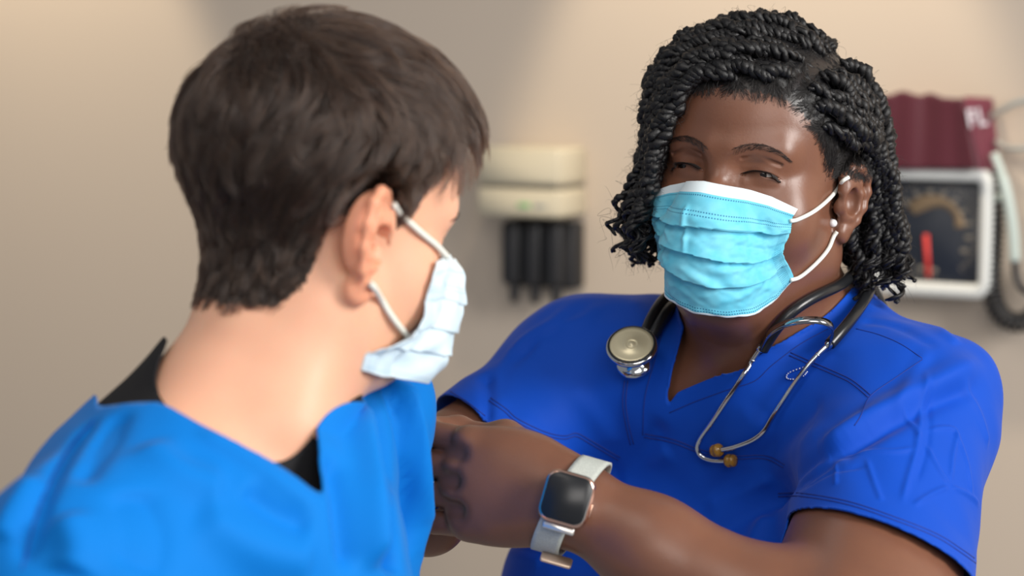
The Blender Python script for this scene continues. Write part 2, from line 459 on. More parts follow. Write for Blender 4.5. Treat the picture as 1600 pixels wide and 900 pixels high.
# left forearm and hand
m1 = eL+(wL-eL)*.28
BW.chain([eL, m1+V3(0, 0, -.004), eL+(wL-eL)*.70, wL], [.050, .050, .036, .0285], .02)
hx = unit(P(700, 748, 1.83)-wL)                      # along the hand, wrist to knuckles
hn = unit(V3(.02, -1, .18)); hn = unit(hn-(hn@hx)*hx); hy = np.cross(hn, hx); hy = hy if hy[2] > 0 else -hy   # hy: towards the thumb side (up)
BW.cone(wL, wL+hx*.02, .0285, .026, .02)
kn = []
for i, (ax_, up_, r_) in enumerate(((.0840, .0300, .0112), (.0880, .0095, .0122), (.0830, -.0115, .0115), (.0740, -.0310, .0102))):
    k_ = wL+hx*ax_+hy*up_-hn*(.002+.0015*i*i*.5); kn.append(k_)
    BW.cone(wL+hx*.012+hy*up_*.45, k_, .020, r_+.001, .014)
    BW.ell(k_+hn*(.0075, .0072, .006, .005)[i], .0095, .005)
BW.ell(wL+hx*.052, (.046, .022, .040), .02, R=np.stack([hx, hn, hy], -1))
BW.ell(wL+hx*.040+hy*.020-hn*.014, (.034, .020, .022), .02, R=np.stack([hx, hn, hy], -1))
for i in range(3):
    mdl = (kn[i]+kn[i+1])/2+hn*.0178
    BW.cone(mdl+hx*.026-hn*.010, mdl+hx*.001+hn*.0012, .0060, .0040, .012, mode='sub')
FING_W = []
for i, k_ in enumerate(kn):          # fingers curl away from the camera round the sleeve they hold
    l1, l2, l3 = ((.042, .026, .020), (.045, .029, .021), (.042, .027, .021), (.034, .021, .018))[i]
    d1 = unit(hx*.97-hn*.26+hy*(.05-.06*i)); d2 = unit(hx*-.05-hn*1.0+hy*(.03-.03*i)); d3 = unit(-hx*.85-hn*.35)
    a = k_+d1*l1; b = a+d2*l2; c = b+d3*l3; r = (.0098, .0100, .0094, .0084)[i]
    BW.chain([k_, a, b, c], [r+.0012, r, r*.92, r*.80], .0015); FING_W.append((k_, a, b, c))
    BW.bump(a, .0010, .008)
th0 = wL+hx*.030+hy*.026-hn*.012          # thumb leaves the side of the palm
th = [th0, th0+hx*.030+hy*.012-hn*.012, th0+hx*.058+hy*.008-hn*.022, th0+hx*.082-hy*.002-hn*.030]
BW.chain(th, [.0150, .0130, .0110, .0092], .008)
# right forearm and hand, mostly behind the left hand
BW.chain([eR, eR+(wR-eR)*.4, wR], [.044, .036, .026], .02)
gx = unit(P(690, 690, 1.89)-wR+V3(-.05, 0, 0)); gx = unit(V3(-.62, -.30, .55)); gn = unit(V3(-.2, -1, -.3)); gn = unit(gn-(gn@gx)*gx); gy = np.cross(gn, gx)
BW.cone(wR, wR+gx*.02, .030, .026, .02)
BW.ell(wR+gx*.05, (.046, .020, .038), .02, R=np.stack([gx, gn, gy], -1))
for i in range(4):
    k_ = wR+gx*(.090, .094, .089, .080)[i]+gy*(.029, .010, -.010, -.029)[i]
    d1 = unit(gx-gn*.3); d2 = unit(gx*.3-gn); a = k_+d1*.040; b = a+d2*.026; c = b+unit(-gx*.5-gn)*.02
    BW.cone(wR+gx*.02, k_, .018, .0115, .012); BW.chain([k_, a, b, c], [.0105, .0095, .009, .0078], .0015)
tR = P(716, 672, 1.87)                              # right thumb showing above the left hand
BW.chain([wR+gx*.03+V3(.03, 0, .03), tR+V3(.010, .03, -.02), tR, P(668, 668, 1.855)], [.016, .013, .0105, .009], .006)

lo = V3(-.23, 1.60, .70); hi = V3(.50, 2.36, 1.42)
v, f = BW.mesh(lo, hi, .0024, it=0)
hl = loc(WOM, v)
v, f = refine(v, f, lambda v: (np.abs(loc(WOM, v)[:, 0]) < .062) & (loc(WOM, v)[:, 1] < -.03) & (np.abs(loc(WOM, v)[:, 2]+.0) < .040) |
              ((loc(WOM, v)[:, 0] > .062) & (np.abs(loc(WOM, v)[:, 2]+.015) < .045) & (np.abs(loc(WOM, v)[:, 1]-.015) < .035)))
v, f = refine(v, f, lambda v: (np.abs(loc(WOM, v)[:, 0]) < .052) & (loc(WOM, v)[:, 1] < -.055) & (np.abs(loc(WOM, v)[:, 2]-.002) < .016))
for _ in range(3):
    d = BW.at(v); g = BW.grad(v); v = v-g*(d/(np.sum(g*g, -1)+1e-3))[:, None].clip(-.002, .002)
def hairline_w(l):
    """how far a head-local point lies inside the hairy scalp (metres, positive inside)"""
    x, y, z = l[:, 0], l[:, 1], l[:, 2]
    front = z-(.060-np.abs(x)**2*4.5)-.35*(y+.084)          # forehead hairline
    ang = y-(-.052+ (z < .03)*.0)                              # temples
    side = np.minimum(y+.030+.8*(z-.005), z-.004)
    side = np.where(np.abs(x) > .045, side, -1)
    back = np.where(y > .02, np.minimum(z+.070, y-.012), -1)
    return np.maximum(np.maximum(front, side), back)
l = loc(WOM, v)
sc_w = smoothstep(-.006, .010, hairline_w(l))*(l[:, 2] > -.10)
earm = (np.abs(l[:, 0]) > .074) & (l[:, 1] > -.006) & (l[:, 1] < .05) & (np.abs(l[:, 2]+.016) < .042); sc_w[earm] = 0
skin_w = mat('dark_brown_skin', (.185, .078, .045), .37, spec=.5, sss=.12, sssr=(1, .35, .2), var=(38, (.160, .068, .042), .6), bump=[(420, .12, .0008), (1500, .15, .0004)])
attr_mix(skin_w, 'scalp', (.012, .009, .009), 260)
woman = mk('person', v, f, skin_w, attrs={'scalp': sc_w})
tag(woman, 'woman in royal blue scrubs and pleated blue mask, holding the man\'s sleeve', 'person')
SW = Surf(v, f)
NV = (v, f)

# ---- eyes
def eyes(h, parent, iris, gaze=0):
    for s in (-1, 1):
        c = glo(h, (s*.031, -.0668, -.0015)); ax = unit(glo(h, (s*.031-.004-gaze, -.2, -.018))-c)
        pr = [(0.0001, .0122)]+[(.0122*math.sin(a), .0122*math.cos(a)) for a in np.linspace(.06, math.pi-.02, 22)]
        o = MB().add(*lathe(pr, c, ax)).build('eyeball', mat('eye_white', (.55, .48, .43), .2), parent)
        MB().add(*lathe([(.0074, .0098), (.0073, .0105), (.0034, .0124), (.0001, .0128)], c, ax)).build('iris', mat('iris_dark', iris, .1), o)
eyes(WOM, woman, (.010, .006, .005), .022)

# ================================================================ woman: scrub top
def inflate(src, dst, d):
    for (mode, fn, lo_, hi_, k) in src.ops:
        dst._put(mode, (lambda fn: (lambda p: fn(p)-d))(fn), lo_-d, hi_+d, k)
    return dst
def folds(v, f, surf, lst, it=1):
    """lst: (pixel polyline, height, half width) - cloth ridges (+) and creases (-) laid on the surface"""
    n = vnorm(v, f); dv = np.zeros(len(v))
    for (pts, amp, wd) in lst:
        L = surf.line(pts, 0, 5)
        if len(L) < 2: continue
        m = np.all((v > L.min(0)-3*wd) & (v < L.max(0)+3*wd), axis=1); q, par = segdist(v[m], L)
        dv[m] += amp*np.exp(-(q/wd)**2)*smoothstep(0, .18, par)*smoothstep(0, .18, 1-par) if amp else 0
    return v+n*dv[:, None]
GW_ = inflate(TORSO_W, Sdf(), .010)
armL = unit(eL-sL); armR = unit(eR-sR)
GW_.cone(sL+V3(-.010, 0, -.006), sL+(eL-sL)*.82+V3(.004, 0, 0), .064, .078, .04)
GW_.ell(P(1506, 596, 1.965), .024, .03)
GW_.cone(sR, sR+(eR-sR)*.80, .058, .062, .035)
GW_.cone(T(.10, .10, -.15), sL+(eL-sL)*.25+TF*.02, .045, .045, .05)
GW_.cone(gw(0, -.030, -.085), nb+TF*.035+V3(0, 0, -.02), .044, .044, .035)
for l_ in (-.14, .0, .14): GW_.cone(T(l_, .07, -.30), T(l_*1.1, .05, -.62), .085, .09, .06)
gv, gf = GW_.mesh(V3(-.20, 1.60, .80), V3(.56, 2.42, 1.34), .0026, it=2)
S0 = Surf(gv, gf)
ptsH = [S0.px(x, y) for x, y in ((1212, 792), (1375, 812), (1500, 876))]
hemn = unit(np.cross(ptsH[1]-ptsH[0], ptsH[2]-ptsH[0])); hemn = hemn if hemn@armL > 0 else -hemn
hemn = unit(hemn*.75+armL*.25); hemo = ptsH[1]
hemRo = S0.px(742, 640); hemRn = unit(armR*.9+V3(-.25, 0, -.1)) if hemRo is not None else armR
if hemRo is None: hemRo = sR+(eR-sR)*.55
NECK = [(1036, 646), (1046, 590), (1053, 560), (1068, 503), (1062, 455), (1050, 400), (1100, 300), (1345, 300), (1352, 420), (1338, 444), (1281, 490), (1233, 529), (1189, 553), (1163, 578), (1110, 591), (1058, 613)]
nax = unit(gw(0, .02, -.03)-nb)
def g_scrub(p):
    x, y, d = proj(p); pol = -poly_sd(x, y, NECK)/1900
    q = p-nb; r = np.linalg.norm(q-(q@nax)[:, None]*nax, axis=1)
    near = (q@TF) > -.012
    g = np.where(near, pol, r-.066)
    arm = (p-sL)@armL; onL = (segdist(p, np.array([sL, sL+(eL-sL)*1.3]))[0] < .13) & ((p-hemo)@hemn > -.03) & ((p-tc)@TL > .12) & (d < 1.97) & (x > 1170)
    g = np.where(onL, np.minimum(g, -((p-hemo)@hemn)), g)
    onR = (segdist(p, np.array([sR, sR+(eR-sR)*1.3]))[0] < .105) & (x < 775) & (y < 800)
    g = np.where(onR, np.minimum(g, -((p-hemRo)@hemRn)), g)
    return np.minimum(g, p[:, 2]-.835)
gv, gf = trim(gv, gf, g_scrub)
gv = rim_smooth(gv, gf)
def sel_(v): x, y, d = proj(v); return (x > 1190) & (x < 1560) & (y > 540) & (y < 840) & (d < 2.02)
gv, gf = refine(gv, gf, sel_)
gv = gv+vnorm(gv, gf)*((vnoise(gv*7, 3)*.0022+vnoise(gv*18, 4)*.0007)*smoothstep(0, .03, g_scrub(gv)))[:, None]
FW_ = [
 ([(1552, 552), (1490, 585), (1430, 618), (1338, 668), (1262, 722)], 0.00900, 0.01200),
 ([(1545, 600), (1470, 625), (1400, 660), (1330, 700), (1262, 745), (1225, 772)], -0.0055, 0.00800),
 ([(1420, 640), (1330, 690), (1262, 725), (1228, 770), (1205, 800)], -0.00600, 0.00800),
 ([(1330, 716), (1290, 722), (1250, 745), (1215, 775)], 0.00300, 0.00600), ([(1355, 728), (1300, 738), (1250, 765)], -0.00140, 0.00248),
 ([(1446, 575), (1440, 640), (1432, 700), (1418, 750), (1408, 792)], 0.00191, 0.00260), ([(1455, 600), (1450, 690), (1430, 760)], -0.00115, 0.00248),
 ([(1432, 700), (1400, 705), (1350, 705), (1300, 708)], 0.00140, 0.00248), ([(1410, 640), (1428, 665), (1436, 690)], 0.00140, 0.00217),
 ([(1440, 672), (1492, 672), (1488, 715), (1484, 760)], 0.00166, 0.00223), ([(1445, 690), (1465, 730), (1484, 760)], 0.00140, 0.00217),
 ([(1484, 760), (1455, 772), (1425, 792)], 0.00166, 0.00223), ([(1484, 760), (1520, 778), (1545, 815)], 0.00179, 0.00223), ([(1492, 672), (1510, 720), (1520, 778)], 0.00140, 0.00223),
 ([(1352, 712), (1368, 760), (1378, 785)], 0.00140, 0.00217), ([(1500, 590), (1530, 650), (1545, 700)], 0.00260, 0.00500), ([(1305, 720), (1306, 760)], 0.00115, 0.00186),
 ([(1400, 660), (1420, 600), (1455, 540)], 0.00220, 0.00600), ([(1360, 470), (1440, 500), (1500, 540)], 0.00280, 0.00700), ([(1340, 500), (1400, 510), (1470, 545)], -0.00200, 0.00600),
 ([(1195, 640), (1160, 690), (1080, 780), (1020, 850)], 0.00400, 0.01400), ([(1300, 650), (1230, 720), (1150, 790), (1080, 850)], 0.00350, 0.01200), ([(1290, 620), (1230, 680), (1170, 730)], -0.00300, 0.00900),
 ([(1225, 775), (1180, 800), (1120, 830), (1050, 860)], -0.00400, 0.00900), ([(1215, 740), (1160, 765), (1100, 800)], 0.00350, 0.00800), ([(1200, 800), (1180, 840), (1170, 880)], 0.00400, 0.01000),
 ([(1036, 650), (1015, 700), (985, 740), (940, 745)], -0.00500, 0.01000), ([(1050, 700), (1010, 720), (960, 760)], 0.00400, 0.01000),
 ([(905, 455), (870, 500), (810, 540), (780, 600), (765, 660)], 0.00300, 0.00800), ([(900, 490), (830, 540), (790, 580), (772, 640)], -0.00350, 0.00700),
 ([(945, 470), (910, 500), (860, 515), (830, 560)], 0.00250, 0.00700), ([(980, 455), (1000, 500), (980, 560)], 0.00200, 0.00800),
 ([(760, 580), (764, 620), (760, 665)], -0.00600, 0.00600), ([(800, 640), (860, 700), (900, 740)], 0.00220, 0.00900), ([(880, 600), (930, 650), (960, 700)], 0.00200, 0.01000),
 ([(820, 830), (900, 860), (980, 890)], 0.00300, 0.00800), ([(780, 860), (850, 880)], 0.00250, 0.00600)]
gv = folds(gv, gf, Surf(gv, gf), FW_)
def outside(v, F, m):
    for _ in range(2):
        d = F.at(v); i = np.where(d < m)[0]; v[i] += unit(F.grad(v[i]))*(m-d[i])[:, None]
    return v
gv = outside(gv, BW, .0025)
blue = mat('royal_blue_scrub_cloth', (.002, .062, .46), .66, spec=.16, sheen=.08, bump=[(2600, .10, .0003), (60, .10, .002)])
scrub = mk('scrub_top', gv, gf, blue); adopt(scrub, woman); scrub['label'] = 'royal blue short sleeved scrub top'; solid(scrub, .0016)
SG = Surf(gv, gf)
class Multi:
    def __init__(s, *a): s.a = a
    def px(s, x, y, off=0., dflt=None):
        c = [h for h in (q.px(x, y, off) for q in s.a) if h is not None]
        return min(c, key=lambda h: (h-CAM)@FW) if c else (P(x, y, dflt) if dflt else None)
    line = Surf.line
SB = Multi(SG, SW)
stitch = mat('navy_stitching', (.003, .022, .22), .7)
def seam(parent, surf, pts, r=.00055, gap=5, m=stitch, dbl=True, name='seam'):
    mb = MB()
    for k in ((0, gap) if dbl else (0,)):
        d = np.array(pts, float); t = np.gradient(d, axis=0); nn = np.stack([-t[:, 1], t[:, 0]], -1); nn /= np.linalg.norm(nn, axis=1, keepdims=True)+1e-9
        L = surf.line([tuple(q) for q in d+nn*k], .0001, 6)
        if len(L) > 2: mb.add(*tube(L, r, 5))
    o = mb.build(name, m, None); adopt(o, parent); return o
for pts in ([(767, 622), (791, 639), (810, 655), (852, 675), (882, 681), (901, 677), (923, 688), (969, 715)],
            [(1007, 678), (1053, 687), (1093, 702), (1140, 712), (1185, 711), (1206, 715), (1226, 726)],
            [(1235, 551), (1272, 567), (1307, 582), (1333, 595), (1360, 617)],
            [(1216, 771), (1253, 771), (1323, 783), (1393, 806), (1463, 834), (1505, 860), (1538, 884)],
            [(704, 612), (730, 628), (758, 650)],
            [(981, 595), (978, 630), (983, 665), (990, 694)]):
    seam(scrub, SG, pts)
for pts in ([(1338, 514), (1373, 523), (1408, 538), (1441, 560)], [(1441, 562), (1400, 590), (1360, 619), (1345, 650), (1335, 665)], [(1046, 645), (1088, 627), (1141, 608), (1180, 595), (1206, 571), (1250, 538), (1294, 514)],
            [(1040, 500), (1024, 560), (1008, 620), (1004, 680)]):
    seam(scrub, SG, pts, dbl=False, r=.0004)

# ================================================================ woman: pleated mask
HK = Sdf(); HK.ops = list(HW.ops)
HK.chain([(0, -.100, -.034), (0, -.098, -.075), (0, -.082, -.104)], [.017, .016, .018], .035)
HK.cone((0, -.040, -.098), (0, 0, -.098), .034, .045, .03)
def facecast(H, ph, z, off, zc=-.055):
    """from a cylinder round the head towards its axis, onto the level `off` of the field (head-local)"""
    o = np.stack([.16*np.sin(ph), -.02-.16*np.cos(ph), z], -1); tg = np.stack([0*ph, 0*ph-.02, z], -1); d = unit(tg-o); t = np.zeros(len(ph))
    for _ in range(60):
        s = H.at(o+d*t[:, None])-off; t = np.minimum(t+np.clip(s, -.01, .05)*.8, .102)
    return o+d*t[:, None]
def mask_mesh(H, head, NU, NV, ztop, zbot, phs, rel, off=.0035):
    U = np.linspace(-1, 1, NU); Vv = np.linspace(0, 1, NV); u, v_ = np.meshgrid(U, Vv, indexing='ij'); u = u.ravel(); v_ = v_.ravel()
    ph = np.radians(u*np.interp(v_, [a for a, b in phs], [b for a, b in phs])); au = np.abs(u)
    z = np.interp(au, *ztop)*(1-v_)+np.interp(u if zbot[0][0] < 0 else au, *zbot)*v_
    p = facecast(H, ph, z, off)
    c = p.reshape(NU, NV, 3)
    for _ in range(6):       # the stiff sheet bridges hollows
        c[1:-1, 1:-1] = .5*c[1:-1, 1:-1]+.125*(c[2:, 1:-1]+c[:-2, 1:-1]+c[1:-1, 2:]+c[1:-1, :-2])
    du = np.gradient(c, axis=0); dv = np.gradient(c, axis=1); n = unit(np.cross(du, dv)); n = np.where((n[..., 1:2]) > 0, -n, n)
    r = rel(u, v_).reshape(NU, NV); c = c+n*r[..., None]
    f = [(i*NV+j, (i+1)*NV+j, (i+1)*NV+j+1, i*NV+j+1) for i in range(NU-1) for j in range(NV-1)]
    return glo(head, c.reshape(-1, 3)), f, u, v_
def rel_w(u, v):
    e = smoothstep(1.0, .80, np.abs(u))
    o = np.zeros_like(u)
    for (vc, amp, tilt) in ((.345, .0048, -.02), (.56, .0052, .02), (.745, .0040, .035)):
        vv = v-(vc+tilt*(u)+.012*np.sin(5*u+vc*9)); o += amp*np.where(vv < 0, np.exp(vv/.10), -.55*np.exp(-vv/.05))*(.35+.65*e)*np.where(vv < 0, 1, np.exp(-vv/.02)*0+1)
    q = np.stack([u*2.2, v*4.5, u*0], -1)
    o += .0011*vnoise(q*1.1, 11)*smoothstep(.0, .25, v)+.0006*vnoise(q*np.array([4.0, 1.6, 1])+v[:, None]*2, 12)*smoothstep(.1, .3, v)
    cr = np.exp(-((u+.07-.10*(v-.3))/.022)**2)*smoothstep(.16, .26, v)*smoothstep(.62, .45, v); o += .0026*cr
    for (u0, v0, u1, v1, a, wd) in ((-.55, .30, -.15, .52, .0018, .03), (.1, .66, .75, .60, .0016, .03), (-.2, .62, .35, .82, .0018, .03), (.15, .90, .85, .74, .0015, .03), (-.75, .6, -.3, .8, .0015, .04), (.25, .42, .8, .50, -.0012, .025), (-.35, .2, -.55, .45, .0015, .03)):
        d, par = segdist(np.stack([u*.62, v], -1), np.array([[u0*.62, v0], [u1*.62, v1]])); o += a*np.exp(-(d/wd)**2)*smoothstep(0, .3, par)*smoothstep(0, .3, 1-par)
    return o
mv, mf, mu_, mvv = mask_mesh(HK, WOM, 170, 130,
    ([0, .45, .7, 1], [-.011, -.0150, -.0185, -.0262]), ([-1, -.8, -.5, -.25, 0, .25, .5, .8, 1], [-.0785, -.0880, -.0995, -.1085, -.1150, -.1160, -.1120, -.1000, -.0835]),
    [(0, 51), (.12, 48.0), (.40, 47.5), (.52, 46), (.62, 46.5), (.72, 50), (1, 66)], rel_w)
def mask_mat(name, base, light, dash):
    m = mat(name, base, .62, spec=.3, sheen=.15, bump=[(900, .12, .0003)], var=(55, light, .55)); nt = m.node_tree; L = nt.links; N = nt.nodes; b = N['Principled BSDF']
    def A(n): a = N.new('ShaderNodeAttribute'); a.attribute_name = n; return a.outputs['Fac']
    def M(op, a, b_=0, c=None):
        x = N.new('ShaderNodeMath'); x.operation = op
        for i, q in enumerate((a, b_)+((c,) if c is not None else ())):
            if hasattr(q, 'links'): L.new(q, x.inputs[i])
            else: x.inputs[i].default_value = q
        return x.outputs[0]
    u, v = A('mu'), A('mv')
    dashu = M('GREATER_THAN', M('FRACT', M('MULTIPLY', u, 46)), .45); lines = None
    for v0, wd in ((.105, .0055), (.225, .005), (.255, .005), (.955, .004), (.975, .004)):
        x = M('LESS_THAN', M('ABSOLUTE', M('SUBTRACT', v, v0)), wd); lines = x if lines is None else M('MAXIMUM', lines, x)
    d1 = M('MULTIPLY', lines, dashu)
    au = M('ABSOLUTE', u); s1 = M('MULTIPLY', M('GREATER_THAN', au, .88), M('LESS_THAN', au, .965))
    dots = M('MULTIPLY', M('GREATER_THAN', M('FRACT', M('MULTIPLY', u, 82)), .55), M('GREATER_THAN', M('FRACT', M('MULTIPLY', v, 62)), .55))
    d2 = M('MULTIPLY', M('MULTIPLY', s1, dots), M('GREATER_THAN', v, .3)); fac = M('MULTIPLY', M('MAXIMUM', d1, d2), .9)
    band = M('MAXIMUM', M('LESS_THAN', v, .085), M('GREATER_THAN', v, .985))
    x0 = N.new('ShaderNodeMix'); x0.data_type = 'RGBA'; L.new(b.inputs['Base Color'].links[0].from_socket, x0.inputs[6]); x0.inputs[7].default_value = (.70, .80, .84, 1); L.new(band, x0.inputs[0])
    x1 = N.new('ShaderNodeMix'); x1.data_type = 'RGBA'; L.new(x0.outputs[2], x1.inputs[6]); x1.inputs[7].default_value = (*dash, 1); L.new(fac, x1.inputs[0])
    L.new(x1.outputs[2], b.inputs['Base Color']); return m
mask_w = mk('face_mask', mv, mf, mask_mat('light_blue_mask', (.11, .52, .70), (.24, .66, .80), (.015, .14, .28)), attrs={'mu': mu_, 'mv': mvv})
solid(mask_w, .0009, 1)
tag(mask_w, 'light blue pleated surgical mask with a white top band on the woman in royal blue', 'mask')
SM = Surf(mv, mf); SBM = Multi(SM, SG, SW)
elastic = mat('white_elastic', (.78, .80, .74), .6)
def strap(pts3, r, parent, name='ear_loop', ry=None):
    pts3 = [q for q in pts3 if q is not None]
    o = MB().add(*tube(catmull(pts3, 6), r, 8, ry=ry)).build(name, elastic, None); adopt(o, parent); return o
up_ = [SM.px(1234, 346, .001), SBM.px(1245, 343, .0020), SW.px(1268, 331, .0022), SW.px(1290, 312, .0020), SW.px(1306, 293, .0020), SW.px(1317, 283, .0022), SW.px(1325, 277, .001)]
dn_ = [SM.px(1234, 437, .001), SBM.px(1246, 432, .0020), SW.px(1262, 419, .0024), SW.px(1280, 402, .0022), SW.px(1292, 387, .0020), SW.px(1301, 370, .0016), SW.px(1308, 362, .0)]
strap(up_, .0017, mask_w); strap(dn_, .0017, mask_w)
up_ = [q for q in up_ if q is not None]; dn_ = [q for q in dn_ if q is not None]
# far side loops, mirrored
mir = lambda q: glo(WOM, loc(WOM, q)*np.array([-1, 1, 1]))
strap([mir(q)+TL*-.001 for q in up_], .0017, mask_w); strap([mir(q)+TL*-.001 for q in dn_], .0017, mask_w)
# pearl stud
pl = SW.px(1304, 351, .0022)
pe = MB().add(*lathe([(.0001+.0033*math.sin(a), .0033*math.cos(a)) for a in np.linspace(0.02, 3.12, 14)], pl, V3(0, -1, 0))).build('earring', mat('pearl', (.85, .84, .86), .15, coat=1, spec=.7))
tag(pe, 'white pearl stud earring in the woman\'s ear lobe', 'earring')
rg_ = MB().add(*lathe([(.0036, -.0008), (.0044, -.0004), (.0044, .0004), (.0036, .0008)], pl-V3(-.0002, -.001, 0), V3(.2, -1, 0), 20, caps=False)).build('setting', mat('steel', (.75, .75, .76), .12, metal=1), pe)

# ================================================================ woman: twisted hair
black = mat('black_twisted_hair', (.0045, .0045, .0055), .38, spec=.42, bump=[(900, .5, .0006), (2600, .5, .0003)])
hm = (sc_w > .45) & (hairline_w(loc(WOM, NV[0])) > .007); capf = [tuple(int(i) for i in q) for q in NV[1] if hm[list(q)].all()]
used = np.unique(np.concatenate([np.array(q) for q in capf])); mp = np.full(len(NV[0]), -1); mp[used] = np.arange(len(used))
nall = vnorm(NV[0], NV[1])
cl = NV[0][used]; dep = smoothstep(.0, .02, hairline_w(loc(WOM, cl)))
ll = loc(WOM, cl)
def part_x(y): return np.interp(y, [-.07, 0, .05, .09], [.049, .051, .046, .03])
partd = np.abs(ll[:, 0]-part_x(ll[:, 1])); pk = smoothstep(.002, .007, partd); pk = np.where((ll[:, 2] < .05) | (ll[:, 1] > .04), 1, pk)
sq1 = smoothstep(.0, .0025, np.abs(((ll[:, 1]*40+.3) % 1)-.5)/40)
cap = mk('hair', cl+nall[used]*(-.0006+.0022*dep*pk)[:, None]+nall[used]*(vnoise(cl*170, 2)*.0016*dep)[:, None], [tuple(mp[list(q)]) for q in capf], black)
adopt(cap, woman)
KEEP = Sdf(); KEEP.ops = list(HW.ops)
KEEP.ell((.012, -.085, -.026), (.062, .050, .103), .0)
KEEP.ell((.085, -.010, -.022), (.040, .019, .046), .0)
KEEP.cone((0, .02, -.06), (0, .03, -.15), .062, .07, .02)
Gl = unit(V3(0, 0, -1)@WOM['R'])
cand = ll[(hairline_w(ll) > .006) & (ll[:, 2] > -.045)]
order = rng.permutation(len(cand)); roots = []; RAD = .0185
for i in order:
    c = cand[i]
    if abs(c[0]-part_x(c[1])) < .0035 and c[2] > .05 and c[1] < .04: continue
    rr = (.0125 if c[1] < .03 and c[2] > .035 and c[0] > -.05 else .0175 if c[1] < .03 else .030)
    if all(np.linalg.norm(c-r) > rr for r in roots): roots.append(c)
roots = np.array(roots); roots = roots[~((roots[:, 0] > .05) & (roots[:, 1] < .012) & (roots[:, 2] < .020))]; roots = roots[np.argsort(roots[:, 1]-.3*roots[:, 2])][:132]; n = len(roots); print('twists', n)
ngr = unit(HW.grad(roots)); right = roots[:, 0] > part_x(roots[:, 1])
rn = np.random.default_rng(5)
layer = rn.uniform(.0040, .0150, n); layer = np.where(right, layer*1.4, layer); layer = np.where((roots[:, 2] > .06) & ~right, layer*.62, layer); ztip = np.where(right, rn.uniform(-.100, -.060, n), rn.uniform(-.092, -.050, n)); ztip = np.where((roots[:, 1] > .03), np.where(right, -.105, -.075), ztip)
side = np.where(right[:, None], V3(.25, .55, 0), V3(-1.0, -.10, .0)); side = np.where((~right & (roots[:, 1] > .02))[:, None], V3(-.75, .35, 0), side)
p = roots+ngr*.001; d = unit(ngr*.95+side*.6+V3(0, .5, .3)*(roots[:, 1:2] < -.045)); path = [p.copy()]; alive = np.ones(n, bool); lens = np.ones(n, int); STEP = .004
ph_ = rn.uniform(0, 6.28, (n, 3))
for it in range(85):
    sd = KEEP.at(p); gr = unit(KEEP.grad(p))
    lay = layer*smoothstep(0, 8, it+1.5)*(1+1.4*smoothstep(.03, -.05, p[:, 2]))
    topness = np.clip(gr@-Gl, 0, 1)
    tgt = side*(topness[:, None]**1.2*1.25+.06)+Gl*(.25+1.0*(1-topness[:, None]))
    tgt = tgt+V3(0, 2.2, 0)*(right*smoothstep(.018, -.002, p[:, 1])*smoothstep(.085, .045, p[:, 2]))[:, None]
    tgt = tgt-gr*np.minimum((tgt*gr).sum(1), 0)[:, None]*np.exp(-np.maximum(sd-lay, 0)/.006)[:, None]
    tgt = tgt-gr*(np.clip(sd-lay, -.01, .012)*28)[:, None]
    wob = np.sin(ph_+it*np.array([.41, .53, .37]))*(.14+.0045*it)
    d = unit(d*.66+unit(tgt)*.34+wob*.20); p = p+d*STEP*alive[:, None]; path.append(p.copy())
    alive &= (p[:, 2] > ztip) | (it < 9); lens += alive
path = np.array(path).transpose(1, 0, 2)
def twist(pl, r, seed, end_curl=1.0):
    """two strands wound round each other along pl, loosening into a small curl at the tip"""
    q = catmull(pl, 5); q = q[::1]; s = np.concatenate([[0], np.cumsum(np.linalg.norm(np.diff(q, axis=0), axis=1))]); m = max(int(s[-1]/.0016), 8)
    si = np.linspace(0, s[-1], m); c = np.stack([np.interp(si, s, q[:, i]) for i in range(3)], -1)
    r_ = np.random.default_rng(seed); t, nn, bb = frames(c); e = smoothstep(s[-1]-.050, s[-1], si)*end_curl
    c = c+(nn*np.cos(si*330+seed)[:, None]+bb*np.sin(si*330+seed)[:, None])*(.0055*e)[:, None]
    r_k = np.random.default_rng(seed+99).uniform(); c = c+r_.normal(size=(m, 3))*.0003+nn*(.0012*np.sin(si*230+seed*2))[:, None]+bb*(.0012*np.sin(si*310+seed*3))[:, None]
    mb = MB(); tap = smoothstep(0, .008, si)*.55+.45; tap *= 1-.62*e
    for k in (0, math.pi):
        a = si*2*math.pi/(.0105+.004*r_k)+k+seed+1.5*np.sin(si*160+seed); off = .50*r*tap
        pth = c+(nn*np.cos(a)[:, None]+bb*np.sin(a)[:, None])*off[:, None]
        lump = 1+.16*np.sin(si*900+k*3+seed+2*np.sin(si*210))+.16*r_.normal(size=m)
        mb.add(*tube(pth, r*.62*tap*lump, 7))
    return mb
TW = []; rest = MB()
for i in range(n):
    pl3 = glo(WOM, path[i, :max(lens[i], 6)])
    r = rn.uniform(.0040, .0060); TW.append(pl3); mb = twist(pl3, r, i)
    if i < 100: o = mb.build('hair_twist', black, None); adopt(o, cap)
    else: rest.v += [q+0 for q in mb.v]; rest.f += [tuple(k+rest.n for k in q) for q in mb.f]; rest.n += mb.n
if rest.n: o = rest.build('hair_twists', black, None); adopt(o, cap); o['kind'] = 'stuff'
